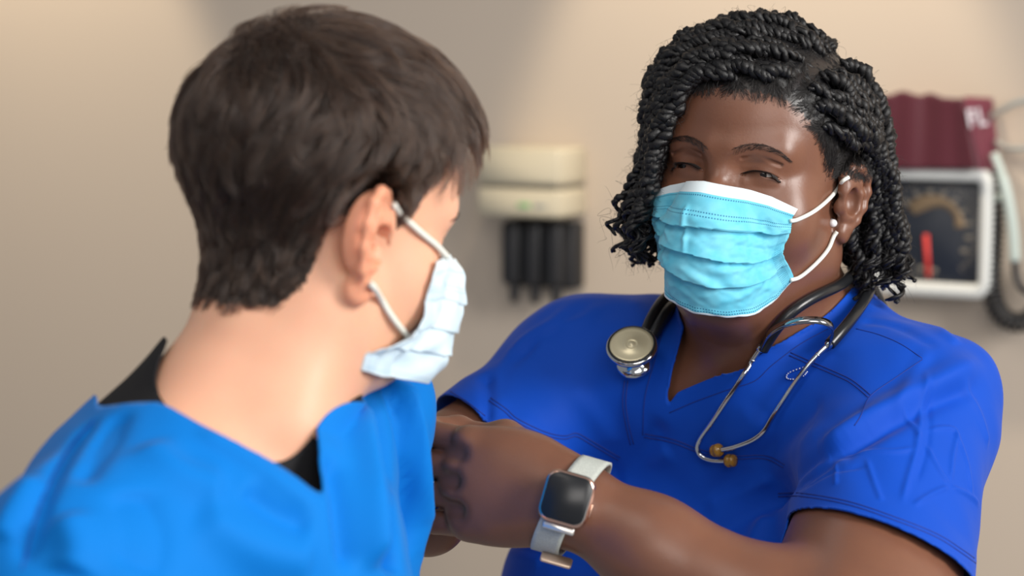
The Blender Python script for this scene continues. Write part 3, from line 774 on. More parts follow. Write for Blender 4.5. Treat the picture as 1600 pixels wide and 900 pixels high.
# loose fine hairs round the twists and along the hairline
def hair_curves(name, strands, rad, m, parent):
    c = bpy.data.hair_curves.new(name); k = strands.shape[1]; c.add_curves([k]*len(strands))
    c.attributes['position'].data.foreach_set('vector', strands.reshape(-1).astype(np.float32))
    a = c.attributes.get('radius') or c.attributes.new('radius', 'FLOAT', 'POINT')
    a.data.foreach_set('value', np.broadcast_to(rad, strands.shape[:2]).reshape(-1).astype(np.float32))
    c.materials.append(m); o = bpy.data.objects.new(name, c); COL.objects.link(o); adopt(o, parent); return o
fz = []
for pl3 in TW:
    for _ in range(60):
        a = pl3[rn.integers(2, len(pl3))]; dd = unit(rn.normal(size=3)); L = rn.uniform(.006, .018)
        e = unit(rn.normal(size=3)); k = np.linspace(0, 1, 8)[:, None]
        fz.append(a+dd*(.004+L*.75*k)+e*L*.45*np.sin(k*rn.uniform(2, 6))+Gl@WOM['R'].T*L*.4*k*k)
fine = mat('black_fine_hair', (.012, .010, .010), .5)
hair_curves('stray_hairs', np.array(fz), .00012*np.linspace(1, .3, 8), fine, cap)
# short edge hairs at roots and hairline, brows, lashes
def onface(H, head, l, off=.0003):
    l = np.asarray(l, float); g = H.grad(l); g = unit(g); d = H.at(l); return l-g*(d-off)[:, None], g
eh = []
cand2 = l_ = loc(WOM, NV[0]); hl2 = hairline_w(cand2); pick = np.where((hl2 > -.005) & (hl2 < .045) & (cand2[:, 1] < .03) & (sc_w+0 >= 0) & (cand2[:, 2] > -.02))[0]
pick = rn.choice(pick, 20000); b0 = cand2[pick]+rn.normal(size=(20000, 3))*.0012; b0, g0 = onface(HW, WOM, b0)
nearest = roots[np.argmin(((b0[:, None]-roots[None])**2).sum(-1), 1)]; di = unit(nearest-b0); L = rn.uniform(.005, .015, len(b0))
k = np.linspace(0, 1, 6)
st = b0[:, None]+di[:, None]*(L[:, None]*k)[..., None]+g0[:, None]*(.0022*np.sin(k*2.6))[None, :, None]*rn.uniform(.3, 1.2, len(b0))[:, None, None]+rn.normal(size=(len(b0), 1, 3))*.0012*k[None, :, None]
hair_curves('edge_hairs', glo(WOM, st.reshape(-1, 3)).reshape(st.shape), .00011*np.linspace(1, .4, 6), fine, cap)
def brow(H, head, pts, w0, n, parent, m, rad, Lh=.006):
    c = catmull(pts, 12); out = []; r_ = np.random.default_rng(3)
    for _ in range(n):
        t = r_.uniform(0, .999); i = t*(len(c)-2); i0 = int(i); a = c[i0]+(c[i0+1]-c[i0])*(i-i0); tg = unit(c[i0+1]-c[i0]); w_ = w0*(1-.75*t**1.6)
        upv = unit(np.cross(tg, V3(0, -1, 0))); upv = upv if upv[2] > 0 else -upv
        h = r_.uniform(-1, 1); q = a+upv*w_*h; out.append((q, unit(tg*(.5+t)+upv*(.55-.8*max(h, 0)-.3*t))*Lh*r_.uniform(.6, 1)))
    b = np.array([o[0] for o in out]); dd = np.array([o[1] for o in out]); b, g = onface(H, head, b); k = np.linspace(0, 1, 5)
    s = b[:, None]+dd[:, None]*k[None, :, None]; s = s.reshape(-1, 3); s2, g2 = onface(H, head, s, .0005); s = s2.reshape(len(b), 5, 3)+g[:, None]*(.0006*np.sin(k*3))[None, :, None]
    hair_curves('eyebrow', glo(head, s.reshape(-1, 3)).reshape(s.shape), rad*np.linspace(1, .3, 5), m, parent)
browm = mat('brow_hair', (.014, .009, .008), .5)
brow(HW, WOM, [(.012, -.096, .0120), (.022, -.093, .0175), (.033, -.088, .0195), (.045, -.081, .0165), (.056, -.074, .0095)], .0044, 330, woman, browm, .00008)
brow(HW, WOM, [(-.011, -.096, .0105), (-.020, -.094, .0165), (-.031, -.089, .0200), (-.044, -.082, .0185), (-.055, -.074, .0120)], .0044, 330, woman, browm, .00008)
for s in (-1, 1):
    c = catmull([(s*.018, -.0815, -.0020), (s*.025, -.0825, .0002), (s*.032, -.0815, .0008), (s*.040, -.0765, -.0005), (s*.0455, -.0715, -.0035)], 24); b, g = onface(HW, WOM, c, .0002)
    k = np.linspace(0, 1, 6); L = .0055
    st = b[:, None]+(g[:, None]*k[None, :, None]*.75+V3(s*.25, 0, 0)*k[None, :, None]+V3(0, 0, 1)*(-.75*k+.8*k*k)[None, :, None])*L
    hair_curves('eyelashes', glo(WOM, st.reshape(-1, 3)).reshape(st.shape), .00030*np.linspace(1, .3, 6), browm, woman)

# ================================================================ stethoscope round the woman's neck
rubber = mat('black_rubber', (.012, .013, .015), .28, spec=.5); chrome = mat('chrome', (.62, .63, .64), .10, metal=1)
st = empty('stethoscope', tuple(nb+V3(0, 0, -.02)))
def onb(pts, off, n=5, d=2.0): return SBM.line(pts, off, n, d)
backr = [gw(.052, .052, -.108), nb-TF*.072+TL*.052+V3(0, 0, .030), nb-TF*.092+V3(0, 0, .034), P(1135, 418, 2.17), P(1080, 438, 2.11)]
def clear(p, off=.007):
    for _ in range(12):
        d = BW.at(p[None])[0]
        if d >= off: break
        p = p+unit(BW.grad(p[None])[0])*(off-d)
    return p
backr = [clear(q) for q in backr]
def lift(L, off):          # keep tubes clear of the cloth and skin they lie on
    return L
tA = onb([(1316, 436), (1291, 445), (1258, 461), (1224, 484), (1200, 515), (1189, 538)], .0062)
tB = onb([(1349, 428), (1356, 446), (1351, 470), (1338, 499), (1320, 525), (1301, 546)], .0062)
aA = [backr[1]+V3(0, 0, -.004), nb-TF*.035+TL*.078+V3(0, 0, .030), P(1338, 424, 2.04)]; aB = [backr[1]+V3(0, 0, .006), nb-TF*.045+TL*.088+V3(0, 0, .034), P(1343, 409, 2.035)]
def rubber_tube(pts, r, n=4):
    pts = np.asarray(pts); s = np.concatenate([[0], np.cumsum(np.linalg.norm(np.diff(pts, axis=0), axis=1))]); q = np.stack([np.interp(np.linspace(0, s[-1], 46), s, pts[:, i]) for i in range(3)], -1)
    for _ in range(3): q[1:-1] = .5*q[1:-1]+.25*(q[2:]+q[:-2])
    return tube(catmull(q, n), r, 12)
mb = MB().add(*rubber_tube(np.vstack([[backr[2]], aA, tA]), .0048)); mb.add(*rubber_tube(np.vstack([[backr[2]+V3(0, 0, .005)], aB, tB]), .0048)); mb.build('ear_tubing', rubber, st)
L1 = onb([(1042, 473), (1020, 503), (1008, 528), (1003, 545)], .0055); L2 = onb([(1058, 483), (1037, 510), (1022, 536), (1012, 550)], .0060)
dL_ = proj(L1[:1])[2][0]; backr[2] = nb-TF*.092+V3(0, 0, .034); backr[3] = P(1135, 432, 2.165); dS = proj(SG.px(1044, 466, .006)[None])[2][0]; backr[4] = P(1095, 440, dS+.075)
L1 = np.vstack([[P(1072, 448, dS+.030), P(1056, 458, dS+.008)], L1]); L2 = np.vstack([[P(1084, 455, dS+.028), P(1070, 468, dS+.004)], L2])
0 and print('TUBE', [tuple(np.round(np.array(proj(q[None])).ravel(), 3)) for q in np.vstack([[backr[2]], [backr[3]], [backr[4]], L1])])
mb = MB(); mb.add(*rubber_tube(np.vstack([[backr[2]], [backr[3]], [backr[4]], L1]), .0048)); mb.add(*rubber_tube(np.vstack([[backr[2]+V3(0, 0, .006)], [backr[3]+V3(0, 0, .006)], [backr[4]+V3(.004, -.004, .006)], L2]), .0050)); mb.build('chest_tubing', rubber, st)
mA = onb([(1187, 535), (1177, 552), (1169, 572), (1155, 599), (1135, 630), (1116, 658), (1101, 677), (1094, 694), (1101, 709), (1120, 716), (1141, 714)], .0055, 6)
mB = onb([(1302, 546), (1286, 560), (1272, 574), (1252, 599), (1233, 627), (1213, 652), (1199, 668), (1177, 682), (1152, 693), (1132, 698)], .0068, 6)
for m_, lab in ((mA, 'A'), (mB, 'B')):
    for _ in range(8): m_[1:-1] = .5*m_[1:-1]+.25*(m_[2:]+m_[:-2])
    o = MB().add(*tube(m_, .00215, 12)).build('metal_ear_tube', chrome, st)
    k = 7; t_ = unit(m_[k+1]-m_[k])
    MB().add(*lathe([(.0024, -.0008), (.0027, 0), (.0024, .0008)], m_[k], t_, 16)).build('collar', chrome, o)
    MB().add(*lathe([(.0030, -.002), (.0034, -.001), (.0034, .003), (.0026, .004)], m_[0], unit(m_[1]-m_[0]), 18)).build('nut', chrome, o)
    t_ = unit(m_[-1]-m_[-3]); amber = mat('amber_plastic', (.50, .26, .03), .15, trans=.55, spec=.6)
    MB().add(*lathe([(.0022, -.002), (.0046, -.0012), (.0056, .0008), (.0054, .0028), (.0044, .0034), (.0052, .0045), (.0048, .0070), (.0020, .0076)], m_[-1], t_, 24)).build('ear_tip', amber, st)
sp = onb([(1189, 541), (1205, 523), (1227, 510), (1252, 504), (1274, 505), (1288, 513), (1293, 527), (1291, 540), (1288, 549)], .0065, 6)
for _ in range(4): sp[1:-1] = .5*sp[1:-1]+.25*(sp[2:]+sp[:-2])
sA, sB = mA[1], mB[1]; dv_ = unit(UP*.42-FW*.75+RI*.1); sp = np.array([sA+(sB-sA)*(.5-.5*math.cos(a))+dv_*.046*max(math.sin(a), 0)**.55 for a in np.linspace(0, math.pi, 34)])
Wd = unit(np.cross(sB-sA, dv_)); tn = unit(np.gradient(sp, axis=0)); th_ = np.cross(tn, Wd); sv_ = np.stack([sp+Wd*.0032+th_*.0004, sp-Wd*.0032+th_*.0004, sp-Wd*.0032-th_*.0004, sp+Wd*.0032-th_*.0004], 1).reshape(-1, 3)
MB().add(sv_, [(i*4+a, i*4+(a+1) % 4, i*4+4+(a+1) % 4, i*4+4+a) for i in range(len(sp)-1) for a in range(4)]).build('spring_band', mat('dark_steel', (.32, .33, .35), .16, metal=1), st)
cpx = unit(-FW*.74+UP*.66-RI*.13); cc = SG.px(987, 556, .0)+(-FW)*.027; cc = P(*proj(cc[None])[0].tolist(), proj(cc[None])[1][0], proj(cc[None])[2][0]) if False else cc
dd_ = proj(cc[None])[2][0]; ct = P(987, 540, dd_-.004); bt = ct-cpx*.026
cp = MB().add(*lathe([(.0195, -.0045), (.0212, -.003), (.0216, -.0005), (.0205, .0010), (.0190, .0012)], ct, cpx, 48))
cp.add(*lathe([(.019, -.0045), (.013, -.0065), (.0068, -.0080), (.0062, -.0130), (.0075, -.0165), (.0130, -.0195), (.0150, -.0215), (.0155, -.0235), (.0150, -.0255), (.0120, -.0262)], ct, cpx, 40))
sd_ = unit(P(1015, 545, dd_)-ct); cp.add(*tube(np.array([ct-cpx*.010+sd_*.004, ct-cpx*.008+sd_*.016, L1[-1]]), .0028, 10))
cpo = cp.build('chest_piece', chrome, st)
MB().add(*lathe([(.0186, .0008), (.0200, .0016), (.0196, .0022), (.0182, .0022), (.0182, .0010)], ct, cpx, 48, caps=False)).build('rim', rubber, cpo)
MB().add(*lathe([(.0184, .0010), (.0184, .0020), (.0158, .0015), (.0062, .0015), (.0052, .0024), (.0044, .0018), (.0030, .0018), (.0020, .0030), (.0002, .0032)], ct, cpx, 48)).build('diaphragm', mat('champagne_metal', (.62, .56, .38), .30, metal=.35), cpo)
tag(st, 'black double tube stethoscope with chrome chest piece hung round the woman\'s neck', 'stethoscope')
# beaded loop on the tunic
lp = onb([(1261, 574), (1245, 578), (1232, 584), (1230, 591), (1240, 593), (1256, 588), (1262, 582)], .0012, 6)
o = MB().add(*tube(lp, .0009, 6)).build('pen_loop', mat('loop_blue', (.01, .07, .55), .6), None); adopt(o, scrub)
mb = MB()
for q in lp[::2]: mb.add(*lathe([(.00002, .0006), (.0006, .0003), (.0006, -.0003), (.00002, -.0006)], q-FW*.0008, -FW, 6))
o = mb.build('loop_stitches', mat('white_thread', (.75, .8, .85), .6), None); adopt(o, scrub)

# ================================================================ watch and ring on the woman's left hand
wa = SW.px(886, 779, 0); WX = unit(RI*.955-UP*.270-FW*.07); WZ = unit(-FW*.985+UP*.10-RI*.05); WZ = unit(WZ-(WZ@WX)*WX); WY = np.cross(WZ, WX)
wa = wa+WZ*.0015
arm_ax = unit(eL-wL); ring = []; NA, NWd = 56, 7
ac = wL+arm_ax*(((wa-wL)@arm_ax)); ax1 = unit(WZ-(WZ@arm_ax)*arm_ax); ax2 = np.cross(arm_ax, ax1)
bv = []
for j in range(NWd):
    off_ = (j/(NWd-1)-.5)*.0215; c = ac+WX*off_
    for i in range(NA):
        a = 2*math.pi*i/NA; d_ = ax1*math.cos(a)+ax2*math.sin(a); h = SW.b.ray_cast(Vector(c+d_*.09), Vector(-d_))
        q = np.array(h[0]) if h[0] is not None and (Vector(c)-h[0]).length < .06 else c+d_*.03
        bv.append((q-c)@d_)
bv = np.array(bv).reshape(NWd, NA); bv = bv.mean(0)
for _ in range(3): bv = .5*bv+.25*(np.roll(bv, 1)+np.roll(bv, -1))
pts = [ac+WX*((j/(NWd-1)-.5)*.0215)+(ax1*math.cos(2*math.pi*i/NA)+ax2*math.sin(2*math.pi*i/NA))*(bv[i]+.0032) for j in range(NWd) for i in range(NA)]
fs = [(j*NA+i, j*NA+(i+1) % NA, (j+1)*NA+(i+1) % NA, (j+1)*NA+i) for j in range(NWd-1) for i in range(NA)]
wt = empty('smartwatch', tuple(ac))
woven = mat('grey_woven_band', (.50, .53, .49), .75, bump=[(1800, .5, .0005)], var=(700, (.38, .41, .38), .7))
o = mk('strap', pts, fs, woven); adopt(o, wt); solid(o, .0024, 0)
gold = mat('rose_gold', (.80, .52, .42), .22, metal=1)
wc = wa+WZ*.0005
case = MB().add(*slab(wc, WX, WY, WZ, .0375, .0390, .0088, .0095, .0022, 8)).build('case', gold, wt)
MB().add(*slab(wc+WZ*.0080, WX, WY, WZ, .0335, .0350, .0018, .0080, .0009, 8)).build('screen', mat('watch_glass', (.010, .011, .013), .30, spec=.45), wt)
MB().add(*slab(wc+WZ*.0045+WX*.0186-WY*.004, WY, WZ, WX, .0105, .0030, .0014, .0014, .0004, 4)).build('button', mat('rose_gold_light', (.9, .60, .46), .2, metal=1), wt)
for k, (dy, hh) in enumerate(((-.0225, .004), )):
    MB().add(*slab(wc-WZ*.001+WY*dy, WX, WY, WZ, .024, .0055, .0045, .0015, .0008, 4)).build('strap_lug', mat('pale_metal', (.75, .72, .68), .3, metal=.8), wt)
q = ac-ax2*0+WY*-.0; bk = ac+(-WY)*(bv[NA*3//4 if (ax2@WY) > 0 else NA//4]+.004)+WZ*.010
MB().add(*slab(bk, WX, unit(WY*.6-WZ*.8)*-1, unit(-WY*.8-WZ*.6)*-1 if False else unit(-WY), .024, .010, .003, .002, .0008, 4)).build('buckle', mat('tan_buckle', (.62, .46, .34), .35, metal=.6), wt)
tag(wt, 'rose gold smartwatch with dark square screen and grey woven band on wrist', 'watch')
k_, a_, _, _ = FING_W[2]; rc = k_+(a_-k_)*.50; rt = unit(a_-k_); rx_ = unit(np.cross(rt, V3(0, 0, 1))); ry_ = np.cross(rt, rx_); mb = MB()
for s_ in (0, math.pi):
    c = [rc+(rx_*math.cos(a)+ry_*math.sin(a))*(.0112+.0005*math.cos(9*a+s_))+rt*.0009*math.sin(9*a+s_) for a in np.linspace(0, 2*math.pi, 72, endpoint=False)]
    mb.add(*tube(np.array(c), .00075, 6, closed=True))
rg = mb.build('ring', chrome); tag(rg, 'silver twisted band ring on the woman\'s finger beside the man\'s sleeve', 'ring')

# ================================================================ man: body
def gm(*a): return glo(MAN, V3(*a))
BM_ = Sdf().merge(HM, MAN['R'], MAN['t'])
nbm = P(375, 640, 1.635); sRm = P(135, 935, 1.50); sLm = P(535, 660, 1.80)
TM = Sdf()
TM.cone(P(330, 660, 1.62), sRm, .038, .055, .03).cone(P(345, 660, 1.66), sLm, .042, .040, .035)
TM.cone(P(275, 785, 1.62), P(175, 965, 1.56), .052, .078, .03)
TM.ell(P(320, 970, 1.67), (.115, .12, .13), .05).cone(sRm, sLm, .055, .045, .05)
TM.cone(P(320, 900, 1.66), P(310, 1250, 1.67), .115, .125, .06)
BM_.merge(TM, np.eye(3), V3(0, 0, 0))
BM_.cone(gm(0, .019, -.055), nbm, .051, .051, .03).cone(gm(0, -.018, -.082), P(432, 672, 1.62), .036, .036, .04)
BM_.cone(gm(-.04, .01, -.055), P(455, 655, 1.60), .014, .014, .035)
BM_.cone(nbm+V3(-.012, .0, .0), P(270, 745, 1.63), .036, .036, .03)
BM_.cone(sRm, P(40, 1180, 1.46), .046, .042, .03).cone(sLm, P(550, 960, 1.79), .046, .042, .03).cone(P(550, 960, 1.79), P(600, 1130, 1.70), .042, .034, .03)
v, f = BM_.mesh(V3(-.42, 1.30, .80), V3(.05, 2.0, 1.42), .0030, it=2)
keep = lambda p: p[:, 2]-.86
lm_ = loc(MAN, v)
ZL = [(-.10, .084), (-.088, .074), (-.08, .066), (-.0636, .056), (-.0445, .052), (-.035, .034), (-.031, .018), (-.024, .004), (-.015, .008), (-.003, .016), (.0108, .010), (.0275, -.012), (.032, -.040), (.036, -.059), (.047, -.078), (.11, -.090)]
def hairline_m(l):
    return l[:, 2]-np.interp(l[:, 1], [a for a, b in ZL], [b for a, b in ZL])
hl_m = hairline_m(lm_); sc_m = smoothstep(-.006, .008, hl_m)*(lm_[:, 2] > -.10)
earm = (np.abs(lm_[:, 0]) > .0765) & (lm_[:, 1] > -.006) & (np.abs(lm_[:, 2]+.018) < .05); sc_m[earm] = 0
red_m = smoothstep(.074, .080, np.abs(lm_[:, 0]))*((lm_[:, 1] > -.004) & (lm_[:, 1] < .05) & (np.abs(lm_[:, 2]+.02) < .05))*.65
skin_m = mat('fair_skin', (.80, .45, .30), .48, spec=.35, sss=.25, sssr=(1, .3, .15), var=(22, (.76, .38, .25), .5), bump=[(500, .1, .0006)])
attr_mix(skin_m, 'ear', (.74, .28, .16))
attr_mix(skin_m, 'scalp', (.035, .020, .013), 300)
man = mk('person', v, f, skin_m, attrs={'scalp': sc_m, 'ear': red_m}); NM = (v, f)
tag(man, 'man with short brown hair in bright blue scrubs, seen from behind, head turned', 'person')
SMN = Surf(v, f)
eyes(MAN, man, (.06, .03, .015))

# ---- undershirt and scrub top
tee_black = mat('black_cotton', (.012, .012, .014), .8, spec=.25, bump=[(1500, .3, .0004)])
GT = inflate(TM, Sdf(), .0045); GT.cone(nbm+V3(-.012, .0, .0), P(270, 745, 1.63), .0405, .0405, .03)
GT.cone(gm(0, .019, -.055), nbm, .0555, .0555, .03).cone(gm(0, -.018, -.082), P(432, 672, 1.62), .040, .040, .04)
GT.cone(P(318, 600, 1.66), P(250, 700, 1.66), .030, .040, .03)
GT.cone(sRm, P(60, 1100, 1.46), .050, .055, .03).cone(sLm, P(535, 960, 1.79), .046, .042, .03)
tv, tf = GT.mesh(V3(-.42, 1.30, .84), V3(.05, 2.0, 1.30), .0035, it=2)
TEEC = [(200, 350), (200, 505), (262, 528), (246, 560), (238, 598), (262, 640), (330, 690), (400, 722), (436, 727), (462, 716), (482, 695), (500, 662), (530, 645), (575, 610), (700, 560), (700, 350)]
SCRC = [(150, 637), (200, 629), (250, 626), (300, 655), (365, 690), (430, 722), (478, 754), (513, 792), (516, 780), (508, 735), (500, 690), (498, 655), (512, 625), (540, 585), (600, 520), (620, 350), (100, 350)]
def g_tee(p): x, y, d = proj(p); return np.minimum(-poly_sd(x, y, TEEC)/2250, p[:, 2]-.90)
def g_scm(p): x, y, d = proj(p); return np.minimum(-poly_sd(x, y, SCRC)/2250, p[:, 2]-.87)
tv, tf = trim(tv, tf, g_tee); tv = rim_smooth(tv, tf, 30); tee = mk('undershirt', tv, tf, tee_black); adopt(tee, man); tee['label'] = 'black undershirt'; solid(tee, .0015)
GS = inflate(TM, Sdf(), .013)
GS.cone(nbm+V3(-.008, .0, -.006), P(270, 755, 1.63), .044, .045, .03)
GS.cone(sRm+V3(0, 0, -.0), P(85, 1120, 1.46), .066, .078, .03).cone(sLm+V3(.0, 0, -.002), P(545, 985, 1.785), .045, .050, .03)
GS.cone(P(390, 880, 1.60), P(390, 1200, 1.60), .085, .11, .06)
GS.cone(P(586, 632, 1.785), P(578, 960, 1.775), .024, .029, .02)
GS.cone(P(556, 627, 1.765), P(625, 613, 1.785), .013, .014, .03)
sv, sf = GS.mesh(V3(-.46, 1.26, .84), V3(.06, 2.0, 1.30), .0035, it=2)
sv, sf = trim(sv, sf, g_scm); sv = rim_smooth(sv, sf, 25)
sv = sv+vnorm(sv, sf)*((vnoise(sv*7, 23)*.0026+vnoise(sv*15, 24)*.0008)*smoothstep(0, .03, g_scm(sv)))[:, None]
FM_ = [([(560, 605), (590, 660), (604, 740), (612, 860), (615, 900)], -.010, .009), ([(620, 585), (640, 660), (650, 760), (652, 900)], .006, .010), ([(600, 590), (622, 660), (632, 760), (640, 880)], -.005, .006),
 ([(545, 625), (560, 700), (575, 800), (580, 900)], .007, .010), ([(520, 700), (535, 800), (545, 900)], -.004, .008), ([(150, 650), (105, 705), (62, 790), (35, 890)], -.004, .006),
 ([(190, 640), (165, 690), (120, 760)], -.003, .008), ([(225, 690), (280, 740), (360, 770)], .003, .014), ([(200, 760), (230, 830), (220, 900)], -.004, .014), ([(380, 760), (430, 800), (490, 830)], -.003, .010),
 ([(300, 800), (400, 860), (500, 880)], .004, .016), ([(60, 740), (20, 800), (0, 850)], .003, .010), ([(100, 800), (120, 860), (110, 900)], .004, .012), ([(300, 670), (400, 725), (500, 800)], .0015, .006)]
FM_ = [(a, b*2.3, c) for a, b, c in FM_]
sv = folds(sv, sf, Surf(sv, sf), FM_)
sv = outside(sv, GT, .0032)
blue_m = mat('bright_blue_scrub_cloth', (.0008, .175, .60), .72, spec=.14, sheen=.06, bump=[(2200, .1, .0003)])
scm = mk('scrub_top', sv, sf, blue_m); adopt(scm, man); scm['label'] = 'bright blue scrub top with a V neck'; solid(scm, .0018)
SSM = Surf(sv, sf)
sm_ = mat('blue_stitching', (.002, .07, .38), .7)
for pts in ([(148, 656), (105, 705), (62, 790), (35, 890)],): seam(scm, SSM, pts, m=sm_, dbl=False, r=.0007)

# ---- man's mask
HKM = Sdf(); HKM.ops = list(HM.ops); HKM.chain([(0, -.096, -.034), (0, -.094, -.075), (0, -.080, -.104)], [.016, .016, .018], .035)
def rel_m(u, v):
    o = np.zeros_like(u); e = smoothstep(1.0, .8, np.abs(u))
    for (vc, amp) in ((.33, .0018), (.56, .0022), (.76, .0018)):
        vv = v-(vc+.012*np.sin(6*u+vc*7)); o += amp*np.where(vv < 0, np.exp(vv/.10), -.5*np.exp(-vv/.05))*(.4+.6*e)
    o += .0020*vnoise(np.stack([u*4, v*3.5, u*0], -1), 31)
    o += .010*smoothstep(.75, 1, np.abs(u))*smoothstep(.30, .6, v)*smoothstep(1.0, .7, v)     # the loose side gapes
    return o
kv, kf, ku, kvv = mask_mesh(HKM, MAN, 120, 90, ([0, .4, .7, 1], [-.010, -.012, -.012, -.020]), ([0, .4, .7, 1], [-.102, -.103, -.105, -.104]),
    [(0, 61), (.2, 64), (.45, 62), (.62, 66), (.78, 84), (.88, 88), (1, 86)], rel_m, .0042)
mask_m = mk('face_mask', kv, kf, mask_mat('pale_mask', (.60, .76, .86), (.70, .82, .88), (.35, .55, .70)), attrs={'mu': ku, 'mv': kvv}); solid(mask_m, .0009, 1)
tag(mask_m, 'very pale blue face mask worn by the man facing away', 'mask')
SMM = Multi(Surf(kv, kf), SMN)
u1 = [SMM.px(694, 402, .002), SMM.px(676, 384, .003), SMM.px(655, 364, .003), SMM.px(636, 346, .003), SMM.px(622, 333, .003), SMM.px(610, 322, .003)]
u2 = [SMM.px(632, 520, .002), SMM.px(618, 505, .003), SMM.px(604, 487, .003), SMM.px(590, 467, .003), SMM.px(579, 451, .003), SMM.px(572, 443, .003)]
strap(u1, .0022, mask_m); strap(u2, .0022, mask_m)
mirm = lambda q: glo(MAN, loc(MAN, q)*np.array([-1, 1, 1]))
strap([mirm(q) for q in u1 if q is not None], .0022, mask_m); strap([mirm(q) for q in u2 if q is not None], .0022, mask_m)

# ---- man's hair: a thick cap of locks with fine strands combed over it
brown = mat('dark_brown_hair_mass', (.016, .009, .006), .6, spec=.3, bump=[(300, .8, .002)])
hm = sc_m > .5; capf = [tuple(int(i) for i in q) for q in f if hm[list(q)].all()]
used = np.unique(np.concatenate([np.array(q) for q in capf])); mp = np.full(len(v), -1); mp[used] = np.arange(len(used))
nm = vnorm(v, f); cl = v[used]; lc = loc(MAN, cl)
def thick(l):
    h = hairline_m(l); top = smoothstep(.0, .075, l[:, 2]); back = smoothstep(-.06, .03, l[:, 2])
    return smoothstep(-.002, .030, h)*(.002+.0035*back+.0035*top+.0065*np.exp(-((l[:, 1]+.025)/.045)**2)*smoothstep(.06, .11, l[:, 2]))*(.35+.65*smoothstep(-.105, -.045, l[:, 1]))
n0 = nm[used]; t0 = thick(lc)
capm = mk('hair', cl+n0*(t0*.65)[:, None], [tuple(mp[list(q)]) for q in capf], brown); adopt(capm, man)
rh = np.random.default_rng(12)
class SKL:
    def at(s, l): return BM_.at(glo(MAN, l))
    def grad(s, l): return BM_.grad(glo(MAN, l))@MAN['R']
skl = SKL()
idx = np.where((sc_m > .35) & (lm_[:, 2] > -.088))[0]
def comb(l):
    """local combing direction: from the crown outwards and down, forwards over the top and front"""
    w_ = V3(-.012, .074, .094); r = l-w_; g = unit(l*np.array([1, 1, 1.0])); d = unit(r-(r*g).sum(1, keepdims=True)*g)
    down = V3(0, .10, -1.0)-g*(g@V3(0, .10, -1.0))[:, None]; k = smoothstep(.07, .0, l[:, 2])[:, None]*.9
    fwd = V3(-.35, -1, .0)-g*(g@V3(-.35, -1, .0))[:, None]; kf_ = (smoothstep(.035, .085, l[:, 2])*smoothstep(.06, .0, l[:, 1]))[:, None]
    side_ = V3(0, .75, -.7)-g*(g@V3(0, .75, -.7))[:, None]; ks = (smoothstep(.045, .07, np.abs(l[:, 0]))*smoothstep(.09, .04, l[:, 2]))[:, None]*.6
    kw = np.exp(-((r**2).sum(1))/.0009)[:, None]; d = unit(d*(1-kw)+kw*np.sin(l[:, ::-1]*900))
    return unit(d*(1-k)*(1-.8*kf_)*(1-ks)+down*k*(1-ks)+fwd*kf_+side_*ks), g
NG = 800; NS = 30000; K = 11
gi = rh.choice(idx, NG); si = rh.choice(idx, NS)
def grow(roots, lenf, rnd, steps):
    p = roots.copy(); out = [p.copy()]; h = hairline_m(p); L = (.017+.034*smoothstep(-.05, .06, p[:, 2])*smoothstep(0, .04, h)+.012*smoothstep(.06, .1, p[:, 2]))*lenf*(1-.6*smoothstep(-.03, -.06, p[:, 1])*smoothstep(.11, .07, p[:, 2]))
    tk = thick(p)+.001; base = unit(skl.grad(p)); curve = rh.normal(size=(len(p), 3))*rnd
    for k in range(steps):
        d, g = comb(p); t = (k+1)/steps; g2 = unit(skl.grad(p))
        d = unit(d+curve*(.4+t*1.1)); p = p+d*(L/steps)[:, None]
        sd = skl.at(p); want = tk*(.15+1.05*np.sin(min(t*1.25, 1)*1.57)); p = p+g2*((want-sd)*.75)[:, None]; out.append(p.copy())
    return np.stack(out, 1)
lroot = lm_
gs = grow(lroot[gi], rh.uniform(.7, 1.25, NG), .26, K-1)
cs = grow(lroot[si]+rh.normal(size=(NS, 3))*.0008, rh.uniform(.75, 1.15, NS), .10, K-1)
gr0 = lroot[gi]; near = np.empty(NS, int)
for a in range(0, NS, 3000): near[a:a+3000] = ((lroot[si][a:a+3000, None]-gr0[None])**2).sum(-1).argmin(1)
cw = (np.linspace(0, 1, K)**.8*.80)[None, :, None]*rh.uniform(.75, 1.0, (NS, 1, 1))
delta = gs[near]-gs[near][:, :1]; tgt = gs[near]+(lroot[si]-gr0[near])[:, None]*.35
cs = cs*(1-cw)+tgt*cw+rh.normal(size=(NS, 1, 3))*.0006
hmat = bpy.data.materials.new('brown_hair_strands'); hmat.use_nodes = True; nt = hmat.node_tree
for n_ in list(nt.nodes): nt.nodes.remove(n_)
hb = nt.nodes.new('ShaderNodeBsdfHairPrincipled'); out_ = nt.nodes.new('ShaderNodeOutputMaterial'); nt.links.new(hb.outputs[0], out_.inputs[0])
hb.parametrization = 'COLOR'; hb.inputs['Color'].default_value = (.022, .010, .0055, 1); hi_ = nt.nodes.new('ShaderNodeHairInfo'); cr_ = nt.nodes.new('ShaderNodeValToRGB'); nt.links.new(hi_.outputs['Random'], cr_.inputs[0]); nt.links.new(cr_.outputs[0], hb.inputs['Color'])
cr_.color_ramp.elements[0].color = (.006, .0028, .0018, 1); cr_.color_ramp.elements[1].color = (.060, .029, .016, 1); cr_.color_ramp.elements[1].position = 1.0; e_ = cr_.color_ramp.elements.new(.6); e_.color = (.011, .005, .003, 1)
hb.inputs['Roughness'].default_value = .27; hb.inputs['Radial Roughness'].default_value = .5
pass
hair_curves('hair_strands', glo(MAN, cs.reshape(-1, 3)).reshape(cs.shape), .00021*np.linspace(1, .35, K), hmat, capm)
